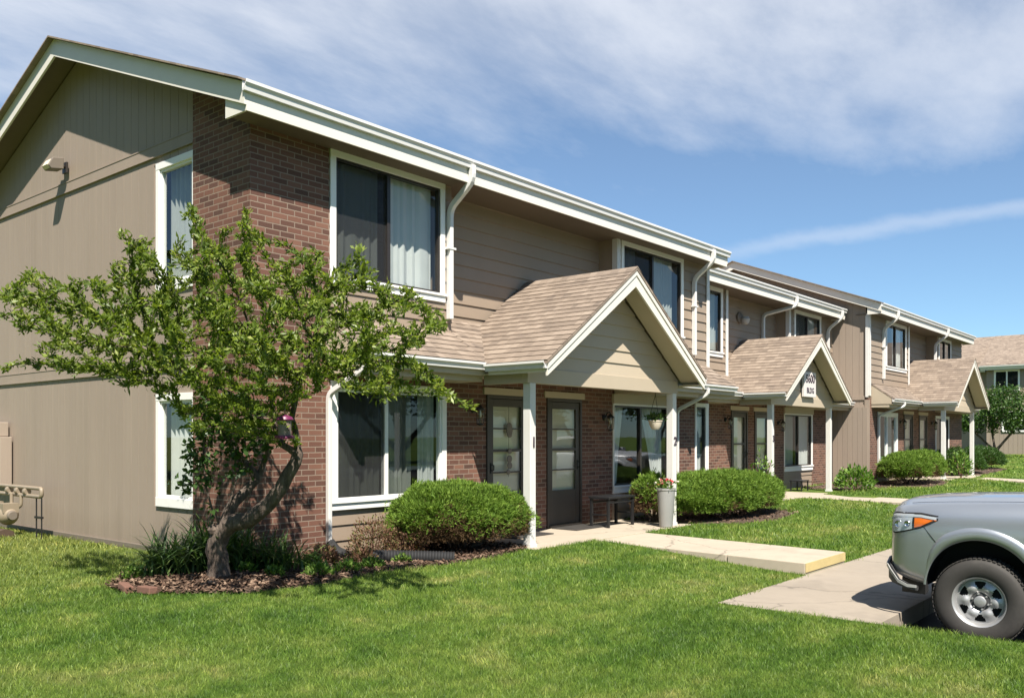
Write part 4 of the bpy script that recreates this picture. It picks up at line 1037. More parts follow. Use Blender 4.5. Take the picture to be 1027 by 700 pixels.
r = empty('planter', (12.90, 7.42, 0.0), 'tall grey metal planter with red and white flowers beside post numbered 2', 'planter')
m = MB(); m.lathe([(0.001, 0.01), (0.105, 0.01), (0.11, 0.03), (0.150, 0.61), (0.160, 0.62), (0.160, 0.65), (0.142, 0.65), (0.138, 0.58), (0.001, 0.58)], (12.90, 7.42, 0), 28); m.build('pot', 'pot_zinc', r, smooth=True)
flower_tuft(r, (12.90, 7.42, 0.60), 0.15, 0.16, 160, 'bright_leaf', (('petal_red', 12), ('petal_white', 11), ('petal_pink', 7)))
r = empty('hanging_basket', (13.12, 7.75, 1.62), 'cream hanging basket of dark plants under the nearest porch', 'hanging basket')
m = MB(); m.lathe([(0.001, 0), (0.06, 0.008), (0.095, 0.06), (0.115, 0.14), (0.125, 0.145), (0.125, 0.16), (0.105, 0.16), (0.10, 0.12), (0.001, 0.11)], (13.12, 7.75, 1.62), 24); m.build('pot', 'pot_cream', r, smooth=True)
m = MB()
for k in range(3):
    a = k * 2.09; m.tube([(13.12 + .118 * math.cos(a), 7.75 + .118 * math.sin(a), 1.76), (13.12, 7.75, 2.22)], 0.004, 4)
m.tube([(13.12, 7.75, 2.22), (13.12, 7.75, 2.36)], 0.006, 5); m.build('hanger', 'black_metal', r)
flower_tuft(r, (13.12, 7.75, 1.76), 0.14, 0.11, 220)
# small things at the middle porch
r = empty('folding_stool', (23.3, 9.3, 0.034), 'small dark stool standing under the wide window of the middle porch', 'stool')
m = MB(); m.box(23.1, 23.6, 9.15, 9.5, 0.30, 0.33); m.build('seat', 'black_metal', r)
for x in (23.13, 23.57):
    for y in (9.18, 9.47): m = MB(); m.box(x - .015, x + .015, y - .015, y + .015, .036, .299); m.build('leg', 'black_metal', r)

# corrugated drain pipe lying in the bed
pa_, pb2_ = Vector((6.95, 7.95, 0.09)), Vector((7.66, 7.28, 0.05)); m = MB(); N = 84; pts = []; rs = []
for i in range(N):
    t = i / (N - 1); p = pa_.lerp(pb2_, t) + Vector((0.02, 0.02, 0)) * math.sin(t * 3); pts.append(p); rs.append(0.080 if i % 3 else 0.070)
m.tube(pts, rs, 16); o = m.build('drain_pipe', 'black_plastic', base=True, smooth=True, angle=70); tag(o, 'black corrugated drain pipe lying in front of the rounded juniper', 'drain pipe')
m = MB(); m.tube(bend([(6.93, 8.70, 0.20), (6.95, 8.60, 0.10), (7.05, 8.45, 0.03)], .05), 0.06, 10); o = m.build('drain_elbow', 'black_plastic', base=True, smooth=True); tag(o, 'short black elbow at the foot of the white corner downspout', 'drain elbow')

# ------------------------------------------------------------------ pickup truck
def smooth_interp(xs, ys, q):
    xs = np.array(xs, float); ys = np.array(ys, float); o = np.argsort(xs); xs, ys = xs[o], ys[o]
    d = np.gradient(ys, xs); q = np.clip(q, xs[0], xs[-1]); i = np.clip(np.searchsorted(xs, q) - 1, 0, len(xs) - 2)
    h = xs[i + 1] - xs[i]; t = (q - xs[i]) / h
    return (2 * t**3 - 3 * t**2 + 1) * ys[i] + (t**3 - 2 * t**2 + t) * h * d[i] + (-2 * t**3 + 3 * t**2) * ys[i + 1] + (t**3 - t**2) * h * d[i + 1]
WY = [(0.82, .66), (0.80, .72), (.75, .785), (.67, .84), (.55, .88), (.4, .912), (.2, .928), (0, .932), (-.6, .925), (-2, .93), (-3.2, .935), (-4.1, .93), (-4.46, .91)]
ZS = [(0.82, 1.12), (0.80, 1.155), (.74, 1.185), (.6, 1.21), (.3, 1.235), (0, 1.25), (-.4, 1.265), (-.8, 1.275), (-1.2, 1.28), (-2.8, 1.31), (-4.46, 1.34)]
ZB = [(0.82, .56), (.6, .50), (.3, .44), (-.5, .42), (-4.0, .44), (-4.46, .52)]
fw = lambda y: smooth_interp(*zip(*WY), np.asarray(y, float)); fs = lambda y: smooth_interp(*zip(*ZS), np.asarray(y, float)); fb = lambda y: smooth_interp(*zip(*ZB), np.asarray(y, float))
SECT = [(0.88, 0.0), (0.955, 0.06), (0.985, 0.20), (0.997, 0.42), (1.0, 0.62), (0.99, 0.78), (0.965, 0.89), (0.925, 0.955), (0.86, 1.0)]
def sidex(y, z):
    b, s = fb(y), fs(y) - 0.0; t = np.clip((z - b) / (s - b), 0, 1)
    return fw(y) * np.interp(t, [q[1] for q in SECT], [q[0] for q in SECT])
def section(y):
    w, s, b = float(fw(y)), float(fs(y)), float(fb(y)); pts = [(0, b), (w * .5, b)]
    ts = np.linspace(0, 1, 15)
    for t in ts:
        x = w * float(smooth_interp([q[1] for q in SECT], [q[0] for q in SECT], t)); pts.append((x, b + (s - b) * t))
    crown = 0.055 if y > -1 else 0.02
    for q in (0.80, 0.66, 0.60, 0.5, .3, 0.12): pts.append((w * q, s + crown * (1 - (q / .86) ** 2) ** .8 * 1.0 + (0.014 if q < .62 and y > -.8 else 0)))
    pts.append((0, s + crown + (0.014 if y > -.8 else 0)))
    return pts
def truck(loc, label, paintm='silver_car_paint'):
    root = empty('pickup_truck', loc, label, 'pickup truck')
    ys = np.concatenate([np.linspace(.82, .5, 13), np.linspace(.45, -.9, 20), np.linspace(-1.0, -4.46, 26)])
    m = MB(); secs = []
    for y in ys:
        h = section(y); full = [(x, z) for x, z in h] + [(-x, z) for x, z in h[-2:0:-1]]
        secs.append([(x, y, z) for x, z in full])
    n = len(secs[0])
    for s in secs: m.v += s
    for i in range(len(secs) - 1):
        for j in range(n):
            j2 = (j + 1) % n; m.f.append((i * n + j, i * n + j2, (i + 1) * n + j2, (i + 1) * n + j)); m.mi.append(0)
    m.f.append(tuple(range(n - 1, -1, -1))); m.mi.append(0); m.f.append(tuple((len(secs) - 1) * n + j for j in range(n))); m.mi.append(0)
    body = m.build('body', [paintm, 'black_plastic'], root, world=False, smooth=True, angle=50)
    cut = MB(); cut.cur = 0
    for yy in (0, -3.23):
        for sx in (-1, 1):
            k0 = len(cut.v); cut.lathe([(0.001, 0.50), (0.485, 0.50), (0.485, 1.2), (0.001, 1.2)] if sx > 0 else [(0.001, -1.2), (0.485, -1.2), (0.485, -0.50), (0.001, -0.50)], (0, yy, 0.46), 48, 'x')
            cut.v[k0:] = [(x, yy + (y - yy) * .97, z if z < .46 else .46 + (z - .46) * 1.0) for x, y, z in cut.v[k0:]]
    cut.box(-.78, .78, -4.38, -2.98, .80, 1.6)
    co = cut.build('cut', ['black_plastic'], root, world=False)
    md = body.modifiers.new('b', 'BOOLEAN'); md.operation = 'DIFFERENCE'; md.object = co; md.solver = 'EXACT'
    try: md.material_mode = 'TRANSFER'
    except Exception: pass
    bpy.context.view_layer.update(); dg = bpy.context.evaluated_depsgraph_get(); me = bpy.data.meshes.new_from_object(body.evaluated_get(dg))
    body.modifiers.clear(); body.data = me; bpy.data.objects.remove(co)
    for p in me.polygons: p.use_smooth = True
    me.set_sharp_from_angle(angle=rad(38))
    # arch flares
    for yy in (0, -3.23):
        for sx in (-1, 1):
            m = MB(); pts = []; K = 40; n = 10; i0 = 0
            for k in range(K + 1):
                a = rad(4 + 178 * k / K); cy, cz = math.cos(a), math.sin(a)
                for j in range(n):
                    b = 2 * math.pi * j / n; fd = float(sst(rad(12), rad(62), a)) if yy == 0 else 1.0; rr = 0.478 + .055 * fd + (0.012 + 0.046 * fd) * math.cos(b)
                    y = yy + rr * cy * .97; z = 0.46 + rr * cz; xs_ = float(sidex(min(y, .70), max(z, .62))) ; m.v.append((sx * (xs_ - .002 + (0.004 + 0.022 * fd) * math.sin(b)), y, z))
            for k in range(K):
                for j in range(n):
                    j2 = (j + 1) % n; m.f.append((k * n + j, k * n + j2, (k + 1) * n + j2, (k + 1) * n + j)); m.mi.append(0)
            m.build('wheel_flare', paintm, root, world=False, smooth=True, angle=60)
    # wheels
    for yy in (0, -3.23):
        for sx in (-1, 1):
            wx = sx * 0.80; m = MB()
            prof = [(0.222, -.115), (0.24, -.128), (0.30, -.134), (0.345, -.128), (0.372, -.11), (0.382, -.085), (0.385, 0), (0.382, .085), (0.372, .11), (0.345, .128), (0.30, .134), (0.24, .128), (0.222, .115)]
            m.lathe(prof, (wx, yy, .385), 56, 'x')
            for k in range(60):       # tread blocks
                a = 2 * math.pi * k / 60
                for xo in (-.085, -.03, .03, .085):
                    c = Vector((wx + xo, yy + .384 * math.cos(a + (0.03 if xo > 0 else 0)), .385 + .384 * math.sin(a + (0.03 if xo > 0 else 0)))); u = Vector((0, -math.sin(a), math.cos(a))); q = Vector((0, math.cos(a), math.sin(a)))
                    m.prism([c - u * .013 - Vector((.022, 0, 0)), c + u * .013 - Vector((.022, 0, 0)), c + u * .013 + Vector((.022, 0, 0)), c - u * .013 + Vector((.022, 0, 0))], q * .008)
            wh = m.build('wheel', 'rubber', root, world=False, smooth=True, angle=40)
            m = MB(); o = sx; m.lathe([(0.205, -.10 * o), (0.195, -.02 * o), (0.196, .07 * o), (0.210, .100 * o), (0.222, .116 * o), (0.228, .116 * o), (0.226, .10 * o)], (wx, yy, .385), 56, 'x')
            # dished disc with six openings
            R = [0.045, .07, .085, .10, .115, .13, .147, .163, .18, .197]; NA = 96
            dish = lambda r, a: o * (0.050 + 0.035 * math.exp(-((r - .125) / .05) ** 2) * (0.75 + 0.25 * math.cos(6 * a)) - (0.02 if r < .08 else 0))
            i0 = len(m.v)
            for rr in R:
                for k in range(NA): a = 2 * math.pi * k / NA; m.v.append((wx + dish(rr, a), yy + rr * math.cos(a), .385 + rr * math.sin(a)))
            for i in range(len(R) - 1):
                for k in range(NA):
                    am = ((360 * (k + .5) / NA) % 60) - 30; rm = (R[i] + R[i + 1]) / 2
                    half = 8 if rm < .125 else 12 if rm < .145 else 15
                    if .110 < rm < .182 and abs(am) < half: continue
                    k2 = (k + 1) % NA; m.f.append((i0 + i * NA + k, i0 + i * NA + k2, i0 + (i + 1) * NA + k2, i0 + (i + 1) * NA + k)); m.mi.append(0)
            m.build('rim', 'wheel_silver', wh, world=False, smooth=True, angle=60, fixn=False)
            m = MB(); m.lathe([(0.001, .02 * o), (0.2, .02 * o), (.2, .0), (.001, 0)], (wx, yy, .385), 40, 'x'); m.build('brake_disc', 'black_plastic', wh, world=False)
            m = MB(); m.lathe([(0.001, .082 * o), (0.040, .084 * o), (0.050, .078 * o), (0.052, .03 * o)], (wx, yy, .385), 24, 'x'); m.build('hub_cap', 'wheel_silver', wh, world=False, smooth=True)
            m = MB(); m.lathe([(0.052, .052 * o), (0.054, .060 * o), (0.082, .060 * o), (0.085, .04 * o)], (wx, yy, .385), 24, 'x'); m.build('hub_ring', 'gray_plastic', wh, world=False, smooth=True)
            m = MB()
            for k in range(6):
                a = k * math.pi / 3 + .3; m.lathe([(0.001, .078 * o), (0.008, .078 * o), (0.010, .056 * o)], (wx, yy + .069 * math.cos(a), .385 + .069 * math.sin(a)), 6, 'x')
            m.build('wheel_nuts', 'wheel_silver', wh, world=False)
    # headlights: patch of the side skin
    def patch(nm, y0, y1, zl, zu, off, mat, parent, sx, ny=14, nz=6):
        m = MB()
        for i in range(ny + 1):
            y = y0 + (y1 - y0) * i / ny
            for j in range(nz + 1):
                a, b = zl(y), zu(y); z = a + (b - a) * j / nz; m.v.append((sx * (float(sidex(y, z)) + off), y + off * (1.5 if y > .7 else 0), z))
        for i in range(ny):
            for j in range(nz): m.f.append((i * (nz + 1) + j, (i + 1) * (nz + 1) + j, (i + 1) * (nz + 1) + j + 1, i * (nz + 1) + j + 1)); m.mi.append(0)
        return m.build(nm, mat, parent, world=False, smooth=True)
    lo = lambda y: np.interp(y, [.34, .5, .74, .79], [1.105, 1.02, .955, .965]); hi = lambda y: np.interp(y, [.34, .5, .74, .79], [1.12, 1.14, 1.13, 1.11])
    for sx in (-1, 1):
        e_ = 0.014
        hl = patch('headlight', .34, .77, lambda y: lo(y) - e_, lambda y: hi(y) + e_, 0.003, 'black_plastic', root, sx)
        patch('reflector', .56, .765, lo, hi, 0.006, 'lamp_silver', hl, sx)
        patch('turn_lamp', .355, .555, lambda y: lo(y) + .008, lambda y: hi(y) - .035, 0.007, 'lamp_amber', hl, sx)
        patch('trim_strip', .355, .76, lambda y: hi(y) - .028, lambda y: hi(y) - .004, 0.008, 'lamp_silver', hl, sx)
        for yq, zq, rq in ((.71, 1.035, .038), (.62, 1.045, .030)):
            qx = sx * float(sidex(yq, zq)); m = MB(); m.lathe([(rq, .012 * sx), (rq * .86, .016 * sx), (rq * .55, .009 * sx), (.001, .007 * sx)], (qx, yq, zq), 16, 'x'); m.build('lamp_bowl', 'chrome', hl, world=False, smooth=True)
        patch('bezel', .555, .572, lambda y: lo(y) + .002, lambda y: hi(y) - .03, 0.010, 'black_plastic', hl, sx, 2, 4)
        patch('lens', .345, .77, lo, hi, 0.020, 'headlight_lens', hl, sx)
        # panel gap from headlight to arch, door gaps, fuel line
        g1 = [(y, z) for y, z in zip(np.linspace(.47, .33, 8), np.linspace(1.03, .86, 8))]
        pg_ = MB(); pg_.tube([(sx * (float(sidex(y, z)) + .001), y, z) for y, z in g1], 0.004, 4); pg_.build('panel_gap', 'black_plastic', root, world=False)
        for yy in (-.72, -1.78, -2.86): pg_ = MB(); pg_.tube([(sx * (float(sidex(yy, z)) + .0005), yy, z) for z in np.linspace(.5, 1.27, 12)], 0.005, 4); pg_.build('panel_gap', 'black_plastic', root, world=False)
        # hood shut line
        pg_ = MB(); pg_.tube([(sx * float(fw(y)) * .80, y, float(fs(y)) + .022) for y in np.linspace(.62, -.7, 24)], 0.003, 4)
        pg_.build('panel_gap', 'black_plastic', root, world=False)
    # grille and emblem-free bars
    m = MB(); m.box(-.50, .50, .80, .845, .70, .99); m.build('grille', 'black_plastic', root, world=False, bevel=.02)
    m = MB()
    for z in (.76, .83, .90): m.box(-.48, .48, .846, .858, z, z + .025)
    m.box(-.53, .53, .82, .86, .985, 1.01); m.box(-.53, .53, .82, .86, .685, .71); m.build('grille_bar', 'chrome', root, world=False, bevel=.005)
    # bumpers (lofted round the corners)
    def bumper(nm, path, z0, z1, th, mat, bulge=.02):
        m = MB(); prof = [(0, 0), (th * .7, 0), (th + bulge, .3), (th + bulge, .7), (th * .7, 1), (0, 1)]; n = len(prof); P = [Vector((x, y, 0)) for x, y in path]
        for k, p in enumerate(P):
            t = (P[min(k + 1, len(P) - 1)] - P[max(k - 1, 0)]).normalized(); nrm = Vector((-t.y, t.x, 0)) * (1 if nm in ('front_bumper', 'lower_valance', 'bumper_trim') else -1)
            zz0, zz1 = (z0(abs(p.x)), z1(abs(p.x)))
            for a, b in prof: q = p + nrm * a; m.v.append((q.x, q.y, zz0 + (zz1 - zz0) * b))
        for k in range(len(P) - 1):
            for j in range(n): j2 = (j + 1) % n; m.f.append((k * n + j, k * n + j2, (k + 1) * n + j2, (k + 1) * n + j)); m.mi.append(0)
        m.f.append(tuple(range(n))); m.f.append(tuple((len(P) - 1) * n + j for j in range(n - 1, -1, -1))); m.mi += [0, 0]
        return m.build(nm, mat, root, world=False, smooth=True, angle=45)
    half = [(.90, .52), (.89, .60), (.86, .69), (.80, .775), (.69, .84), (.45, .885), (.2, .90)]
    path = [(x, y) for x, y in half] + [(0, .905)] + [(-x, y) for x, y in half[::-1]]
    bumper('front_bumper', path, lambda x: np.interp(x, [0, .7, .86, .9], [.50, .50, .455, .43]), lambda x: np.interp(x, [0, .6, .8, .86, .9], [.68, .68, .62, .52, .475]), .010, 'gray_plastic', .012)
    path = [(x * 1.012, y * 1.02) for x, y in half] + [(0, .93)] + [(-x * 1.012, y * 1.02) for x, y in half[::-1]]
    bumper('bumper_trim', path, lambda x: np.interp(x, [0, .6, .8, .86, .9], [.635, .635, .58, .495, .455]), lambda x: np.interp(x, [0, .6, .8, .86, .9], [.672, .672, .615, .525, .48]), .008, 'galv_steel', .008)
    half = [(.83, .47), (.79, .54), (.72, .64), (.64, .73), (.45, .78), (.2, .80)]
    path = [(x, y) for x, y in half] + [(0, .805)] + [(-x, y) for x, y in half[::-1]]
    bumper('lower_valance', path, lambda x: np.interp(x, [0, .6, .9], [.34, .36, .40]), lambda x: np.interp(x, [0, .9], [.49, .50]), .02, 'black_plastic')
    m = MB(); m.box(-.85, .85, -4.58, -4.44, .50, .68); m.build('rear_bumper', 'chrome', root, world=False, bevel=.03)
    # cab
    P = [(-.72, 1.19), (-1.40, 1.70), (-1.62, 1.765), (-2.2, 1.79), (-2.62, 1.76), (-2.82, 1.70), (-2.96, 1.20)]
    wz = lambda z: 0.875 - (z - 1.19) * 0.36
    m = MB(); k = len(P)
    for sx in (1, -1):
        for y, z in P: m.v.append((sx * wz(z), y, z))
    for i in range(k - 1): m.f.append((i, i + 1, k + i + 1, k + i)); m.mi.append(0)
    m.f.append(tuple(range(k))); m.f.append(tuple(range(2 * k - 1, k - 1, -1))); m.f.append((0, k, 2 * k - 1, k - 1)); m.mi += [0, 0, 0]
    m.build('cab', paintm, root, world=False, bevel=0.035, smooth=True)
    for sx in (1, -1):
        for poly in ([(-.98, 1.235), (-1.42, 1.62), (-1.72, 1.69), (-1.74, 1.235)], [(-1.84, 1.235), (-1.82, 1.70), (-2.5, 1.69), (-2.72, 1.60), (-2.82, 1.235)]):
            m = MB(); m.prism([(sx * (wz(z) + .001), y, z) for y, z in poly], (sx * .004, 0, 0)); m.build('side_window', 'dark_glass', root, world=False)
        m = MB(); m.tube([(sx * .86, -1.02, 1.22), (sx * .98, -1.0, 1.25)], .02, 6); m.prism([(sx * .95, -.94, 1.20), (sx * .95, -1.08, 1.20), (sx * .95, -1.07, 1.38), (sx * .95, -.95, 1.37)], (sx * .18, 0, 0)); m.build('side_mirror', paintm, root, world=False, bevel=.03)
        for yy in (-1.62, -2.66): m = MB(); m.tube([(sx * .925, yy, 1.08), (sx * .965, yy + .02, 1.09), (sx * .965, yy + .16, 1.09), (sx * .925, yy + .18, 1.08)], .014, 8); m.build('door_handle', paintm, root, world=False)
        m = MB(); m.box(sx * .80, sx * .925, -4.475, -4.40, .85, 1.18); m.build('tail_light', 'tail_red', root, world=False, bevel=.015)
    def slab(nm, a, b, wa, wb, mat):
        m = MB(); nrm = Vector((0, b[1] - a[1], -(b[0] - a[0]))); nrm = Vector((0, (b[1] - a[1]), -(b[0] - a[0]))).normalized() * .006
        m.prism([(-wa, a[0], a[1]), (wa, a[0], a[1]), (wb, b[0], b[1]), (-wb, b[0], b[1])], nrm if a[0] > -2 else -nrm); m.build(nm, mat, root, world=False)
    slab('windshield', (-.77, 1.232), (-1.37, 1.68), .80, .64, 'dark_glass'); slab('rear_window', (-2.945, 1.27), (-2.845, 1.64), .70, .62, 'dark_glass')
    for ch in root.children:
        if ch.name.split('.')[0] in ('cab', 'side_window', 'windshield', 'rear_window', 'side_mirror', 'door_handle', 'tail_light', 'grille', 'grille_bar'): ch.location.z = .06
    m = MB(); m.box(-.5, .5, -4.0, .5, .30, .44); m.build('chassis', 'black_plastic', root, world=False)
    return root
truck((9.63, 1.84, LOTZ), 'silver pickup truck parked nose in at the curb')

# ------------------------------------------------------------------ planting beds
def bed(name, poly, n, seed, h=0.03):
    """mounded soil patch with loose chips"""
    r = np.random.default_rng(seed); c = np.mean(poly, 0); P = np.array(poly, float)
    m = MB(); N = 64; per = []
    seg = np.roll(P, -1, 0) - P; L = np.linalg.norm(seg, axis=1); cum = np.concatenate([[0], np.cumsum(L)])
    for i in range(N):
        d = cum[-1] * i / N; k = np.searchsorted(cum, d, 'right') - 1; p = P[k] + seg[k] * (d - cum[k]) / L[k]
        per.append(p + r.normal(0, .025, 2))
    rings = [1.0, .93, .8, .6, .35, .1]; V = []
    for q in rings:
        for p in per: x, y = c + (p - c) * q; V.append((x, y, float(T(x, y)) + (-.03 if q == 1 else 0.004 + h * (1 - q) ** .5 + r.normal(0, .006))))
    F = [(i * N + j, i * N + (j + 1) % N, (i + 1) * N + (j + 1) % N, (i + 1) * N + j) for i in range(len(rings) - 1) for j in range(N)]
    o = fast(name, np.array(V), np.array(F), 'soil', smooth=True); tag(o, kind='structure')
    # chips
    lo, hi = P.min(0), P.max(0); pts = r.uniform(lo, hi, (n, 2)); pts = pts[inpoly(pts, P)]; k = len(pts)
    z = T(pts[:, 0], pts[:, 1]) + 0.012 + h * .6 + r.uniform(0, .012, k)
    a = r.uniform(0, 6.28, k); u = np.stack([np.cos(a), np.sin(a), r.normal(0, .35, k)], 1); w = np.stack([-np.sin(a), np.cos(a), r.normal(0, .35, k)], 1)
    s = r.uniform(.012, .035, k)[:, None]; t = r.uniform(.005, .012, k)[:, None]; C_ = np.stack([pts[:, 0], pts[:, 1], z], 1)
    V = np.stack([C_ - u * s - w * t, C_ + u * s - w * t, C_ + u * s + w * t, C_ - u * s + w * t], 1).reshape(-1, 3)
    o = fast('mulch', V, np.arange(4 * k).reshape(k, 4), 'mulch_chip', None, np.repeat(r.random(k), 4)); tag(o, 'loose bark chips over the planting bed', 'mulch', kind='stuff')
def inpoly(p, poly):
    x, y = p[:, 0], p[:, 1]; ins = np.zeros(len(p), bool); n = len(poly); j = n - 1
    for i in range(n):
        xi, yi = poly[i]; xj, yj = poly[j]
        c = ((yi > y) != (yj > y)) & (x < (xj - xi) * (y - yi) / (yj - yi + 1e-12) + xi); ins ^= c; j = i
    return ins
BED1 = np.array([(4.15, 8.75), (4.05, 8.2), (4.3, 7.6), (4.75, 7.2), (5.5, 7.15), (6.1, 7.3), (6.8, 7.4), (7.5, 7.22), (8.4, 7.22), (9.1, 7.3), (9.35, 7.6), (9.3, 8.76), (5.84, 8.76), (5.84, 9.7), (5.2, 9.6), (4.6, 9.3)])
BED2 = np.array([(13.6, 7.3), (14.3, 6.75), (15.6, 6.6), (17.0, 6.8), (17.6, 7.5), (17.3, 8.7), (13.6, 8.7)])
BED3 = np.array([(26.1, 7.7), (26.8, 6.9), (28.5, 6.8), (30.3, 7.3), (30.4, 8.7), (27.4, 8.75), (27.3, 9.7), (24.2, 9.8), (24.1, 8.4), (25, 8.2)])
BED4 = np.array([(34.9, 7.3), (40, 7.3), (41, 9.5), (38.5, 9.6), (38.4, 8.75), (34.9, 8.75)])
bed('planting_bed', BED1, 15000, 5); bed('planting_bed', BED2, 1500, 6); bed('planting_bed', BED3, 1500, 7); bed('planting_bed', BED4, 400, 8)
er = random.Random(2)
for i, (x, y) in enumerate([(4.12, 8.25), (4.18, 7.95)]):
    m = MB(); m.box(-.11, .11, -.045, .045, 0, .07); o = m.build('edging_brick', 'edging_brick', world=False, bevel=.01); o.location = (x, y, float(T(x, y)) - .015 + er.uniform(0, .02)); o.rotation_euler = (er.uniform(-.1, .1), er.uniform(-.1, .1), er.uniform(1.3, 2.3))
    tag(o, ['worn red edging brick at the far left end of the mulch bed', 'worn edging brick at the left of the mulch bed, the one nearer the camera'][i], 'edging brick', 'bricks edging the mulch bed')

# ------------------------------------------------------------------ shrubs
def juniper(loc, rx, ry, rz, h, label, seed, n, dead=0.25, name='juniper_shrub', leaf='juniper_leaf', tl=0.075, cat='shrub', lowskirt=0.12):
    """rounded clipped evergreen: dense tufts on a lumpy dome, bare brown inside and low down"""
    r = np.random.default_rng(seed); x0, y0 = loc; z0 = float(T(x0, y0))
    root = empty(name, (x0, y0, z0), label, cat)
    # direction on upper dome
    lumps = unit(r.normal(size=(16, 3))); lumps[:, 2] = np.abs(lumps[:, 2]); la = r.uniform(.03, .15, 16)
    def surf(d):
        e = np.ones(len(d))
        for l, a in zip(lumps, la): e += a * np.exp(-((1 - d @ l) / .09)) - a * .06
        f1 = np.sin(d[:, 0] * 9 * rx + seed) * np.sin(d[:, 1] * 9 * ry + 1.3 * seed) * np.sin(d[:, 2] * 8 * h + 2); f2 = np.sin(d[:, 0] * 21 * rx + 3) * np.sin(d[:, 1] * 21 * ry) + np.sin(d[:, 2] * 17 * h + d[:, 0] * 9)
        return e * (1 + .055 * f1 + .020 * f2)
    d = unit(r.normal(size=(n, 3))); d[:, 2] = np.abs(d[:, 2]) * 1.0 - .22; d = unit(d)
    e = surf(d) * (1 - .16 * r.random(n) ** 2) * np.where(r.random(n) < .03, r.uniform(1.02, 1.12, n), 1)
    flat = np.stack([np.cos(rz), np.sin(rz)]) if False else None
    loc3 = d * np.array([rx, ry, h * .80]) * e[:, None]
    # squarer shoulders
    zc = h * .36; c, s = math.cos(rz), math.sin(rz)
    P = np.stack([x0 + loc3[:, 0] * c - loc3[:, 1] * s, y0 + loc3[:, 0] * s + loc3[:, 1] * c, z0 + zc + loc3[:, 2] * .78], 1)
    Dn = np.stack([d[:, 0] * c / rx - d[:, 1] * s / ry, d[:, 0] * s / rx + d[:, 1] * c / ry, d[:, 2] / h * 1.3 + .35], 1); Dn = unit(Dn)
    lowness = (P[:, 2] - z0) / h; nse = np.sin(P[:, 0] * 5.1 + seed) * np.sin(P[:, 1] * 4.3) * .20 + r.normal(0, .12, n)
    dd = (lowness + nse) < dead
    keep = (P[:, 2] > z0 + lowskirt * (0.3 + .7 * r.random(n)))
    # needles per tuft
    def tufts(mask, mat, nm, L, W, k):
        Pm, Dm = P[mask], Dn[mask]; q = len(Pm)
        if q == 0: return
        PP = np.repeat(Pm, k, 0) + r.normal(0, .012, (q * k, 3)); DD = np.repeat(Dm, k, 0) + r.normal(0, .55, (q * k, 3))
        V, F = leaves(PP, DD, r.uniform(.6, 1.25, q * k) * L, np.full(q * k, W), r, .1)
        cn = .5 + .5 * np.sin(Pm[:, 0] * 17 + np.sin(Pm[:, 1] * 13) * 2) * np.sin(Pm[:, 2] * 19 + Pm[:, 1] * 11)
        rn = np.clip(np.repeat(r.random(q) * .35 + cn * .4, k) + r.random(q * k) * .3, 0, 1); fast(nm, V, F, mat, root, np.repeat(rn, 4))
    tufts(~dd & keep, leaf, 'foliage', tl, tl * .19, 6)
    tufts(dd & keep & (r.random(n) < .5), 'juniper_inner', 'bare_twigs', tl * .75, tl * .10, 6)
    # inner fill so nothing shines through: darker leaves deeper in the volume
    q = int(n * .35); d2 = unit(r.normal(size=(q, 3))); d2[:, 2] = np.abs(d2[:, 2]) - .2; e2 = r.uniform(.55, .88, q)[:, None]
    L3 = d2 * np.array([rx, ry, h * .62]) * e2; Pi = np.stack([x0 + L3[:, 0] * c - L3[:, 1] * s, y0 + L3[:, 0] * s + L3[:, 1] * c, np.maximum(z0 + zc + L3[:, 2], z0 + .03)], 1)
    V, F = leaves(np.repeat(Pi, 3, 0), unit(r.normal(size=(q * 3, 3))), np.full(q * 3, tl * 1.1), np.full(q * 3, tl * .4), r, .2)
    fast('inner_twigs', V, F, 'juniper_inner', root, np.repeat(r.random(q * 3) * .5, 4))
    # stems
    m = MB()
    for k in range(14):
        a = r.uniform(0, 6.28); e3 = r.uniform(.35, .8); tx, ty = math.cos(a) * rx * e3, math.sin(a) * ry * e3
        p2 = (x0 + tx * c - ty * s, y0 + tx * s + ty * c, z0 + h * r.uniform(.35, .6)); p1 = (x0 + (tx * c - ty * s) * .5, y0 + (tx * s + ty * c) * .5, z0 + h * .15)
        m.tube([(x0 + r.normal(0, .06), y0 + r.normal(0, .06), z0 - .05), p1, p2], [.022, .016, .006], 6)
    m.build('stems', 'bark', root)
    return root
juniper((8.62, 8.02), 1.20, 0.68, -0.03, 0.90, 'rounded green juniper beside the post numbered 1', 21, 15000, .47, tl=.06)
juniper((15.45, 7.62), 2.1, 0.80, 0.02, 0.84, 'long low spreading juniper right of the grey planter', 22, 18000, .30, tl=.065)
juniper((13.55, 8.05), 0.50, 0.38, 0.1, 0.82, 'browned juniper clump behind the grey planter', 23, 1800, .66, name='browned_shrub')
juniper((28.0, 7.80), 1.8, 0.85, 0.05, 0.98, 'broad juniper with browned side at the foot of the farthest townhouse', 24, 8000, .46, tl=.08)
juniper((36.0, 8.0), 0.95, 0.6, 0.0, 0.80, 'small round shrub just right of the farthest porch posts', 25, 2200, .2, tl=.10, leaf='dark_leaf')
juniper((34.1, 8.05), 0.62, 0.5, 0.0, 0.85, 'dark round shrub between the two farthest porch posts', 26, 1500, .1, tl=.10, leaf='dark_leaf')
juniper((39.5, 8.3), 1.2, 0.8, 0.0, 0.85, 'outermost dark shrub near the base of the far tree', 27, 2000, .2, tl=.11, leaf='dark_leaf')

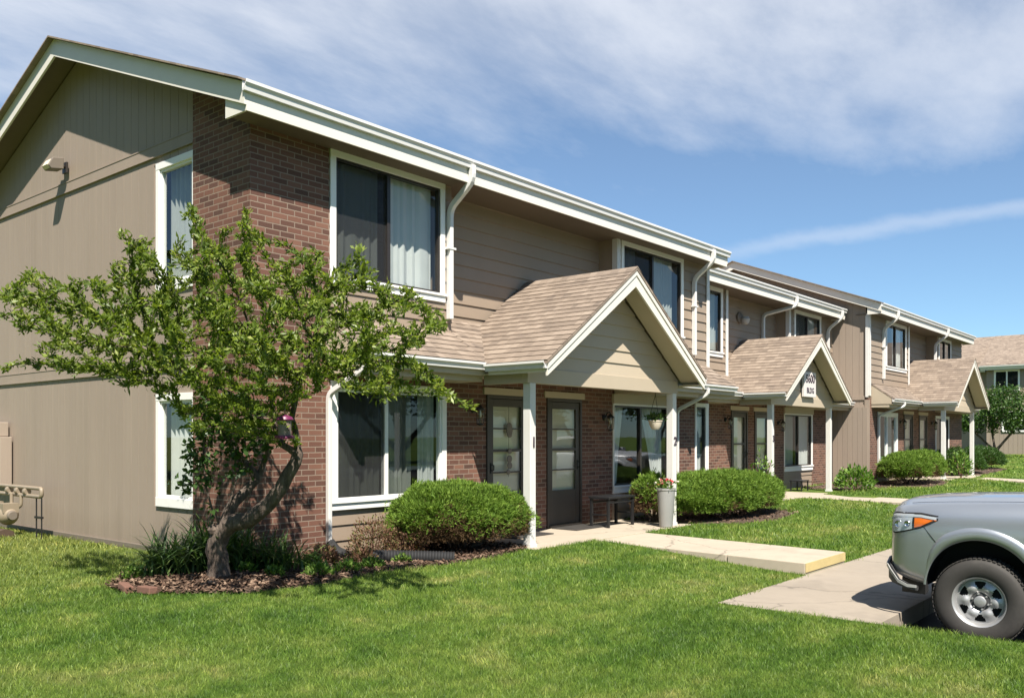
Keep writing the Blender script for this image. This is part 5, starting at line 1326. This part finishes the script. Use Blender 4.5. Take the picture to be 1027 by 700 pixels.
def leafy(loc, r0, h, label, seed, n, leaf='bright_leaf', name='leafy_plant', L=.07, cat='plant', W=.45, up=.5, group=None, stems=8):
    r = np.random.default_rng(seed); x0, y0 = loc; z0 = float(T(x0, y0)); root = empty(name, (x0, y0, z0), label, cat, group)
    d = unit(r.normal(size=(n, 3))); d[:, 2] = np.abs(d[:, 2]); e = r.uniform(.35, 1, n) ** .5 * (1 + .18 * np.sin(d[:, 0] * 7 + seed) * np.cos(d[:, 1] * 6))
    P = np.array([x0, y0, z0 + h * .12]) + d * np.array([r0, r0, h * .85]) * e[:, None]
    D = d + r.normal(0, .5, (n, 3)) + np.array([0, 0, up]); V, F = leaves(P, D, r.uniform(.6, 1.2, n) * L, r.uniform(.8, 1.2, n) * L * W, r)
    fast('foliage', V, F, leaf, root, np.repeat(r.random(n), 4))
    m = MB()
    for k in range(stems):
        a = r.uniform(0, 6.28); m.tube([(x0, y0, z0 - .03), (x0 + math.cos(a) * r0 * .35, y0 + math.sin(a) * r0 * .35, z0 + h * .45), (x0 + math.cos(a) * r0 * .7, y0 + math.sin(a) * r0 * .7, z0 + h * .8)], [.008, .006, .003], 5)
    m.build('stems', 'twig_dead', root)
    return root
leafy((7.28, 8.30), .34, .52, 'brownish red barberry shrub between the corner downspout and the rounded juniper', 31, 1500, 'barberry_leaf', 'barberry_shrub', .04, 'shrub')
leafy((7.62, 8.05), .26, .40, 'low brown and green barberry tucked against the left side of the rounded juniper', 32, 800, 'barberry_leaf', 'barberry_shrub', .04, 'shrub')
leafy((24.25, 8.15), .50, .66, 'bright green broad leaved plant by the right post of the middle porch', 33, 700, 'bright_leaf', 'leafy_plant', .13)
leafy((19.0, 8.45), .28, 1.15, 'slender young plant at the left post of the middle porch', 34, 260, 'bright_leaf', 'leafy_plant', .09)
leafy((31.6, 7.2), .35, .95, 'pale flowering plant at the left post of the farthest porch', 35, 300, 'bright_leaf', 'leafy_plant', .12)
# ground cover in the mulch bed by the corner
gr_ = np.random.default_rng(40)
spots = [(6.55, 8.35, .20, .22), (6.85, 8.0, .2, .2), (6.2, 8.1, .14, .18), (5.9, 7.6, .16, .14), (5.45, 7.75, .10, .12), (6.3, 7.6, .14, .14), (6.7, 7.65, .14, .12), (5.35, 8.1, .10, .12), (4.55, 8.9, .12, .14), (7.2, 7.7, .12, .12), (6.0, 8.45, .14, .2)]
words = ['under the white corner downspout', 'left of the drain pipe', 'in front of the brick corner', 'at the front of the mulch bed', 'just right of the tree trunk base', 'between trunk and drain pipe near the lawn', 'close to the left end of the drain pipe', 'near the right foot of the trunk', 'left of the tree trunk in the bed', 'in front of the drain pipe', 'against the brick of the corner']
for i, (x, y, rr, h) in enumerate(spots): leafy((x, y), rr, h, 'small low green weed ' + words[i] if i else 'low orange tinted plant ' + words[i], 41 + i, int(2600 * rr), 'barberry_leaf' if i in (0, 1) else 'bright_leaf', 'ground_cover_plant', .045, 'plant', .5, .6, 'low plants in the mulch bed', 3)

def blades(loc, n, L, label, seed, leaf='lily_leaf', name='daylily_clump', spread=.22, w=.024):
    r = np.random.default_rng(seed); x0, y0 = loc; z0 = float(T(x0, y0)); root = empty(name, (x0, y0, z0), label, 'plant', 'daylily clumps behind the trunk')
    S = 7; a = r.uniform(0, 6.28, n); b = np.stack([x0 + r.normal(0, spread, n), y0 + r.normal(0, spread, n), np.full(n, z0 - .02)], 1)
    out = np.stack([np.cos(a), np.sin(a), np.zeros(n)], 1); side_ = np.stack([-np.sin(a), np.cos(a), np.zeros(n)], 1); lean = r.uniform(.35, 1.15, n)[:, None]; Ls = (r.uniform(.55, 1.1, n) * L)[:, None]
    V = []; 
    for k in range(S):
        t = k / (S - 1); p = b + out * Ls * lean * t ** 1.5 * .9 + np.array([0, 0, 1.0]) * Ls * (t - .62 * lean * t ** 2.4); ww = w * (1 - t ** 2 * .95) * .5
        V.append(p - side_ * ww); V.append(p + side_ * ww)
    V = np.stack(V, 1).reshape(-1, 3); base_ = np.arange(n)[:, None] * 2 * S; F = np.concatenate([base_ + np.array([2 * k, 2 * k + 1, 2 * k + 3, 2 * k + 2]) for k in range(S - 1)], 0)
    fast('leaves', V, F, leaf, root, np.repeat(r.random(n), 2 * S))
    return root
blades((4.95, 8.80), 380, .72, 'left clump of long arching daylily leaves beside the window on the end wall', 51, spread=.13)
blades((5.30, 8.5), 460, .92, 'middle clump of long arching leaves directly behind the tree trunk', 52, spread=.13)
blades((5.75, 8.2), 200, .66, 'right clump of long thin leaves in front of the brick corner', 53, spread=.13)

# ------------------------------------------------------------------ front tree
def Wp(px, py, t): return np.array([t * (CA + SA * (px - 513) / 885), t * (SA - CA * (px - 513) / 885), 1.5 + (438 - py) / 885 * t])
def grow(seed_nodes, attr, step=.10, infl=1.3, kill=.16, iters=90, bias=.0):
    """space colonisation; seed_nodes: list of (pos, parent)"""
    P = [np.array(p) for p, _ in seed_nodes]; par = [q for _, q in seed_nodes]; A_ = attr.copy()
    for it in range(iters):
        N_ = np.array(P); 
        if len(A_) == 0: break
        d = np.linalg.norm(A_[:, None] - N_[None], axis=2); j = d.argmin(1); dm = d[np.arange(len(A_)), j]; ok = dm < infl
        if not ok.any(): break
        added = 0
        for k in np.unique(j[ok]):
            v = unit(A_[ok & (j == k)] - N_[k]).sum(0) + RNG.normal(0, .25, 3); v[2] += bias; v /= np.linalg.norm(v) + 1e-9; q = N_[k] + v * step
            if min(np.linalg.norm(q - np.array(P[-200:]), axis=1)) < step * .35: continue
            P.append(q); par.append(int(k)); added += 1
        N_ = np.array(P); d = np.linalg.norm(A_[:, None] - N_[None, -max(added, 1):], axis=2).min(1); A_ = A_[d > kill]
        if not added: break
    return np.array(P), np.array(par)
def tree_mesh(P, par, rtip=.004, gamma=2.35, rmin=None, fixed=None, maxr=.2):
    n = len(P); kids = [[] for _ in range(n)]
    for i, p in enumerate(par):
        if p >= 0: kids[p].append(i)
    rad_ = np.zeros(n); 
    for i in range(n - 1, -1, -1):
        rad_[i] = rtip if not kids[i] else min(maxr, sum(rad_[k] ** gamma for k in kids[i]) ** (1 / gamma))
    if fixed:
        for i, v in fixed.items(): rad_[i] = max(v, min(rad_[i], v * 1.0)) 
    chains = []; done = set()
    for i in range(n):
        if par[i] < 0 or len(kids[par[i]]) > 1 and max(kids[par[i]], key=lambda k: rad_[k]) != i:
            ch = [par[i], i] if par[i] >= 0 else [i]; k = i
            while kids[k]: k = max(kids[k], key=lambda q: rad_[q]); ch.append(k)
            chains.append(ch)
    return rad_, chains, kids
outline = np.array([(0, 312), (4, 290), (20, 268), (55, 276), (78, 285), (112, 262), (120, 236), (150, 238), (178, 256), (180, 225), (190, 202), (204, 212), (214, 246), (244, 212), (252, 206), (262, 232), (268, 258), (292, 262), (312, 246), (328, 262), (352, 275), (362, 244), (370, 256), (380, 280), (398, 286), (420, 290), (428, 304), (452, 326), (440, 340), (420, 350), (430, 366), (440, 386), (468, 402), (440, 404), (412, 394), (385, 410), (350, 396), (300, 402), (285, 425), (240, 420), (190, 438), (160, 402), (128, 388), (80, 378), (22, 372), (40, 352), (20, 335)], float)
ra = np.random.default_rng(5)
def sample_crown(n, poly, tc_, depth, seed):
    r = np.random.default_rng(seed); out = []
    while len(out) < n:
        p = r.uniform(poly.min(0), poly.max(0), (400, 2)); p = p[inpoly(p, poly)]
        # distance to outline -> thickness
        seg0 = poly; seg1 = np.roll(poly, -1, 0); d = np.full(len(p), 1e9)
        for a, b in zip(seg0, seg1):
            t = np.clip(((p - a) @ (b - a)) / ((b - a) @ (b - a)), 0, 1); d = np.minimum(d, np.linalg.norm(p - (a + t[:, None] * (b - a)), axis=1))
        th = depth * np.clip(d / 70, .15, 1) ** .6
        for (x, y), h in zip(p, th):
            t = tc_(x) + r.uniform(-1, 1) * h
            # keep the metric outline: scale the sideways offset by the middle depth
            q = Wp(x, y, t); 
            if q[0] > 5.55 and q[1] > 8.0: continue
            if q[1] > 7.7 and q[0] > 6.3: continue
            out.append(q)
    return np.array(out[:n])
tcf = lambda x: np.interp(x, [0, 220, 360, 470], [8.6, 8.15, 7.85, 7.8])
att = sample_crown(2300, outline, tcf, 1.6, 61)
extra = []
for (a, b) in (((425, 384), (484, 403)), ((440, 392), (474, 412)), ((50, 300), (22, 268)), ((30, 350), (-6, 372)), ((30, 330), (-14, 292)), ((40, 325), (-8, 318)), ((212, 250), (190, 200)), ((262, 270), (246, 206)), ((300, 290), (312, 244)), ((375, 300), (361, 241)), ((150, 270), (118, 236)), ((100, 300), (78, 282))):
    for t_ in np.linspace(0, 1, 9): q_ = (a[0] + (b[0] - a[0]) * t_, a[1] + (b[1] - a[1]) * t_); extra.append(Wp(q_[0], q_[1], tcf(q_[0]) + .1) + ra.normal(0, .03, 3))
att = np.concatenate([att, np.array(extra)])
trunkbase = Wp(219, 578, 8.9); trunkbase[2] = float(T(trunkbase[0], trunkbase[1])) - .08
L1 = [trunkbase, trunkbase + [0, 0, .16], Wp(217, 545, 8.85), Wp(222, 533, 8.82), Wp(232, 524, 8.78), Wp(250, 521, 8.7), Wp(266, 508, 8.64), Wp(281, 490, 8.6), Wp(292, 470, 8.58), Wp(298, 455, 8.58)]
L1a = [Wp(297, 440, 8.6), Wp(292, 420, 8.62), Wp(296, 396, 8.6), Wp(304, 372, 8.55), Wp(312, 345, 8.5)]
L1b = [Wp(283, 446, 8.62), Wp(275, 428, 8.68), Wp(272, 404, 8.72), Wp(262, 378, 8.75), Wp(258, 350, 8.78)]
L2 = [Wp(230, 510, 8.86), Wp(245, 493, 8.92), Wp(258, 480, 8.95), Wp(248, 468, 8.95), Wp(236, 455, 8.95), Wp(226, 436, 8.9), Wp(212, 412, 8.85), Wp(196, 385, 8.8), Wp(170, 360, 8.8)]
L3 = [Wp(262, 470, 8.98), Wp(268, 455, 8.95), Wp(266, 432, 8.85), Wp(256, 405, 8.75)]
nodes = []; fixed = {}
def addchain(pts, parent, r0, r1):
    for k, p in enumerate(pts):
        # subdivide
        a = nodes[parent][0] if parent >= 0 else p; d = np.linalg.norm(p - a); ns = max(1, int(d / .07)) if parent >= 0 else 1
        for s in range(1, ns + 1):
            q = a + (p - a) * s / ns + (RNG.normal(0, .006, 3) if s < ns else 0); nodes.append((q, parent)); parent = len(nodes) - 1; fixed[parent] = r0 + (r1 - r0) * (k + s / ns) / len(pts)
    return parent
e1 = addchain(L1, -1, .118, .055); fork1 = min(range(len(nodes)), key=lambda i: np.linalg.norm(nodes[i][0] - L1[3]))
e1a = addchain(L1a, e1, .036, .018); e1b = addchain(L1b, e1, .036, .016)
e2 = addchain(L2, fork1, .062, .014); fk3 = min(range(len(nodes)), key=lambda i: np.linalg.norm(nodes[i][0] - L2[2])); addchain(L3, fk3, .035, .018)
for i in range(3, 8): pass
Pn, Pp = grow(nodes, att, .085, 1.4, .13, 90, .05)
rad_, chains, kids = tree_mesh(Pn, Pp, .0032, 2.4, maxr=.09)
for i, v in fixed.items(): rad_[i] = max(v, rad_[i] if rad_[i] < v else v)
for i in range(6): rad_[i] = (.140, .125, .112, .106, .104, .106)[i]
tr = empty('fruit_tree', tuple(trunkbase + [0, 0, .06]), 'small crooked leafy tree growing from the mulch bed in front of the brick corner', 'tree')
mt_, mb_ = MB(), MB()
for ch in chains:
    big = ch[1] in fixed if len(ch) > 1 else True
    (mt_ if big else mb_).tube([Pn[k] for k in ch], [rad_[k] if not (q == 0 and len(ch) > 1) else min(rad_[k], rad_[ch[1]] * 1.3) for q, k in enumerate(ch)], 12 if big else 5, cap=False)
trunk = mt_.build('trunk', 'bark', tr, smooth=True, angle=80)
mb_.build('branches', 'bark', trunk, smooth=True, angle=80)
# burls on the trunk
m = MB()
for px, py, t, s in ((213, 531, 8.78, .055), (238, 518, 8.74, .035)):
    c = Wp(px, py, t); m.lathe([(0.001, -s), (s * .7, -s * .7), (s, 0), (s * .7, s * .7), (.001, s)], tuple(c), 12)
m.build('knots', 'bark', trunk, smooth=True)
FEED = Wp(285, 440, 8.0)
# leaves on thin twigs
thin = [i for i in range(len(Pn)) if rad_[i] < .011 and i not in fixed]
Pt = Pn[thin]; Dt = unit(Pt - Pn[Pp[thin]])
k = 21; n = len(Pt) * k
PP = np.repeat(Pt, k, 0) - np.repeat(Dt, k, 0) * ra.random((n, 1)) * .10 + ra.normal(0, .016, (n, 3)); DD = np.repeat(Dt, k, 0) * 1.0 + ra.normal(0, .6, (n, 3)) + [0, 0, .2]
far_ = (np.abs(PP[:, 0] - FEED[0]) + np.abs(PP[:, 1] - FEED[1]) > .42) | (PP[:, 2] < FEED[2] - .12) | (PP[:, 2] > FEED[2] + .30); PP, DD = PP[far_], DD[far_]; n = len(PP)
V, F = leaves(PP, DD, ra.uniform(.032, .078, n), ra.uniform(.014, .028, n), ra, .35)
rn = np.clip(np.repeat(ra.random(len(Pt)), k)[far_] * .45 + ra.random(n) * .55, 0, 1)
fast('crown', V, F, 'tree_leaf', tr, np.repeat(rn, 4))
# dark broad leafed suckers low on the left
out2 = np.array([(176, 498), (182, 470), (178, 440), (190, 410), (215, 395), (250, 392), (272, 410), (282, 440), (268, 455), (255, 470), (240, 455), (225, 480), (205, 492)], float)
att2 = sample_crown(260, out2, lambda x: 8.75, .45, 62)
base_i = [(nodes[fork1][0], -1)]; s0 = [(Wp(222, 530, 8.8), -1)]
for q, p in enumerate([(212, 510), (206, 488), (203, 462), (205, 436)]): s0.append((Wp(p[0], p[1], 8.72), q))
s0.append((Wp(240, 470, 8.8), 0)); s0.append((Wp(245, 440, 8.75), len(s0) - 1))
P2, pp2 = grow(s0, att2, .08, 1.0, .12, 50, .1); r2, ch2, _ = tree_mesh(P2, pp2, .003, 2.4, maxr=.014); m = MB()
for ch in ch2: m.tube([P2[k] for k in ch], [max(r2[k], .003) for k in ch], 5, cap=False)
sk = m.build('sucker_shoots', 'bark', tr, smooth=True)
k = 9; n = len(P2) * k; PP = np.repeat(P2, k, 0) + ra.normal(0, .045, (n, 3)); V, F = leaves(PP, ra.normal(0, 1, (n, 3)) + [0, 0, -.1], ra.uniform(.05, .085, n), ra.uniform(.035, .055, n), ra, .25)
fast('sucker_foliage', V, F, 'sucker_leaf', sk, np.repeat(ra.random(n), 4))
# bird feeder hanging in the tree
c = FEED
r = empty('bird_feeder', tuple(c), 'small pink and clear feeder hanging in the front tree', 'bird feeder')
c = tuple(c); m = MB(); m.lathe([(0.001, 0), (.085, 0), (.09, .015), (.085, .03), (.001, .035)], c, 20); m.build('tray', 'feeder_pink', r, smooth=True)
m = MB(); m.lathe([(.06, .03), (.06, .17)], c, 20); m.build('tube', 'feeder_tube', r, smooth=True)
m = MB(); m.lathe([(.075, .165), (.08, .175), (.065, .20), (.02, .215), (.001, .22)], c, 20); m.build('cap', 'feeder_pink', r, smooth=True)
m = MB(); m.tube([(c[0], c[1], c[2] + .21), (c[0], c[1], c[2] + .75)], .003, 4); m.build('hanger', 'black_metal', r)

# ------------------------------------------------------------------ far tree
ft = np.array([51.5, 10.1]); zb = float(T(*ft))
tr2 = empty('yard_tree', (ft[0], ft[1], zb), 'small dark green tree standing beyond the farthest porch', 'tree')
r = np.random.default_rng(71); at3 = []
for cx, cy, cz, a, b in ((-.2, .9, 2.1, 1.3, .8), (0, -.6, 2.3, 1.5, 1.0), (.3, .2, 2.9, 1.5, .8), (0, 1.9, 1.9, .8, .6), (0, -1.9, 2.0, .9, .7), (.2, -.5, 3.3, .8, .4)):
    q = unit(r.normal(size=(90, 3))) * r.random((90, 1)) ** .33; at3.append(q * [a, a, b] + [ft[0] + cx, ft[1] + cy, zb + cz])
at3 = np.concatenate(at3); sd_ = [(np.array([ft[0], ft[1], zb - .1]), -1), (np.array([ft[0], ft[1], zb + .3]), 0)]
for k, (ox, oy) in enumerate(((.1, .9), (0, -.7), (.3, .2))):
    sd_.append((np.array([ft[0] + ox * .5, ft[1] + oy * .5, zb + .75]), 1)); sd_.append((np.array([ft[0] + ox, ft[1] + oy, zb + 1.2]), len(sd_) - 1))
P3, pp3 = grow(sd_, at3, .2, 2.2, .3, 50, .1); r3, ch3, _ = tree_mesh(P3, pp3, .012, 2.2, maxr=.14); m = MB()
for ch in ch3: m.tube([P3[k] for k in ch], [max(r3[k], .01) for k in ch], 6, cap=False)
m.build('trunk', 'bark', tr2, smooth=True)
k = 34; n = len(P3) * k; PP = np.repeat(P3, k, 0) + r.normal(0, .17, (n, 3)); PP = PP[PP[:, 2] > zb + 1.25]; n = len(PP)
V, F = leaves(PP, r.normal(0, 1, (n, 3)), r.uniform(.08, .16, n), r.uniform(.06, .1, n), r, .3); fast('crown', V, F, 'dark_leaf', tr2, np.repeat(r.random(n), 4))

# ------------------------------------------------------------------ out of frame: things mirrored in the windows, trees added to dim the end wall
truck((25.6, 1.55, LOTZ + .05), 'white pickup truck parked farther along the curb, mirrored in the window beside the second door', 'white_car_paint')
def copy_tree(o, parent=None):
    c = o.copy(); COL.objects.link(c); c.parent = parent
    for ch in [q for q in ALL if q.parent is o]: copy_tree(ch, c)
    return c
ALL = list(COL.objects)
for i, (x, y, sc__) in enumerate([(-6, -19, 2.0), (1.5, -21, 2.3), (9, -19.5, 2.1), (18, -21, 2.4), (27, -20, 2.0), (36, -21, 2.3), (45, -19.5, 2.2), (54, -21, 2.5), (64, -20, 2.2), (75, -22, 2.6), (-20, 4, 3.8), (-19, 12, 4.2), (-21, 20, 4.0), (-22, -4, 3.6), (-14, 27, 3.8)]):  # trees facing the end wall are unseen, added to cut low sky light
    c = copy_tree(tr2); c.location = (x, y, float(T(x, y)) - .1); c.scale = (sc__,) * 3; c.rotation_euler = (0, 0, i * 1.7); c['label'] = 'tall dark tree across the parking lot, mirrored in the windows' if i < 10 else 'tall dark tree added out of view to block sky light from the end wall'; c['group'] = 'trees across the parking lot' if i < 10 else 'unseen trees added to dim the end wall'
# ------------------------------------------------------------------ grass
def grass():
    r = np.random.default_rng(99); fa_ = math.atan2(SA, CA); allV = []; allF = []; allR = []; base_i = 0
    zones = [(3.6, 6.5, 9500, .0028, .043), (6.5, 9.0, 6200, .0038, .045), (9.0, 13.0, 2700, .0058, .048), (13.0, 20.0, 900, .010, .06), (20.0, 34.0, 260, .018, .065), (34, 60, 45, .035, .08)]
    for t0, t1, den, w, h in zones:
        half = rad(43); area = half * (t1 ** 2 - t0 ** 2); n = int(area * den)
        rr = np.sqrt(r.uniform(t0 ** 2, t1 ** 2, n)); an = fa_ + r.uniform(-half, half, n); x = rr * np.cos(an); y = rr * np.sin(an)
        ok = ~((x > PX0 - .015 + r.normal(0, .025, n) + .05 * np.abs(np.sin(y * 2.3) * np.sin(y * 5.1 + 1))) & (y < PY1 - .05 * np.abs(np.sin(x * 1.9) * np.sin(x * 4.7)) + r.normal(0, .02, n)) & (x < 60))
        j = r.normal(0, .012, n)
        for (a, b, c, d) in ((10.60, 11.98, 4.0, 7.4), (21.0, 22.4, 4.0, 8.5), (32.2, 33.6, 4.0, 7.4), (9.2, 13.62, 7.28, 9), (19.4, 24.0, 8.35, 10), (30.5, 34.9, 7.28, 9)): ok &= ~((x > a + j) & (x < b + j) & (y > c + j) & (y < d + j))
        ok &= ~((x > 5.80) & (x < 17.05) & (y > 8.72)); ok &= ~((x > 17) & (x < 27.4) & (y > 9.82)); ok &= ~((x > 27.3) & (x < 38.65) & (y > 8.72)); ok &= ~((x > 60.9))
        p = np.stack([x, y], 1)
        for bd_ in (BED1, BED2, BED3, BED4):
            c = bd_.mean(0); ok &= ~inpoly(p + r.normal(0, .03, p.shape), c + (bd_ - c) * .97)
        x, y = x[ok], y[ok]; n = len(x)
        # clumps: taller and denser patches
        cl_ = np.sin(x * 2.1 + np.sin(y * 1.7) * 2) * np.sin(y * 2.6 + np.sin(x * 1.3) * 2); hh = h * r.uniform(.45, 1.15, n) * (1 + .18 * cl_)
        near = np.minimum(np.abs(y - PY1) + (x < PX0) * 9, 1); z = T(x, y) - .006
        a = r.uniform(0, 6.28, n); sdv = np.stack([np.cos(a), np.sin(a), np.zeros(n)], 1); b = a + math.pi / 2 + r.normal(0, .5, n)
        la = r.uniform(0, 6.28, n); lean = np.stack([np.cos(la), np.sin(la), np.zeros(n)], 1) * (hh * r.uniform(.15, .95, n))[:, None]; up = np.array([0, 0, 1.0]); B0 = np.stack([x, y, z], 1); W = w * r.uniform(.7, 1.3, n)[:, None]; H = hh[:, None]
        m0 = B0 + lean * .35 + up * H * .55; tip = B0 + lean + up * H * .92
        V = np.stack([B0 - sdv * W * .5, B0 + sdv * W * .5, m0 + sdv * W * .42, m0 - sdv * W * .42, tip + sdv * W * .06, tip - sdv * W * .06], 1).reshape(-1, 3)
        i = base_i + np.arange(n)[:, None] * 6; F = np.concatenate([i + np.array([0, 1, 2, 3]), i + np.array([3, 2, 4, 5])], 0)
        allV.append(V); allF.append(F); allR.append(np.repeat(r.random(n), 6)); base_i += 6 * n
    o = fast('grass', np.concatenate(allV), np.concatenate(allF), 'lawn_blades', None, np.concatenate(allR)); tag(o, 'mown green lawn around the townhouses', 'grass', kind='stuff')
    print('blades', base_i // 6)
grass()
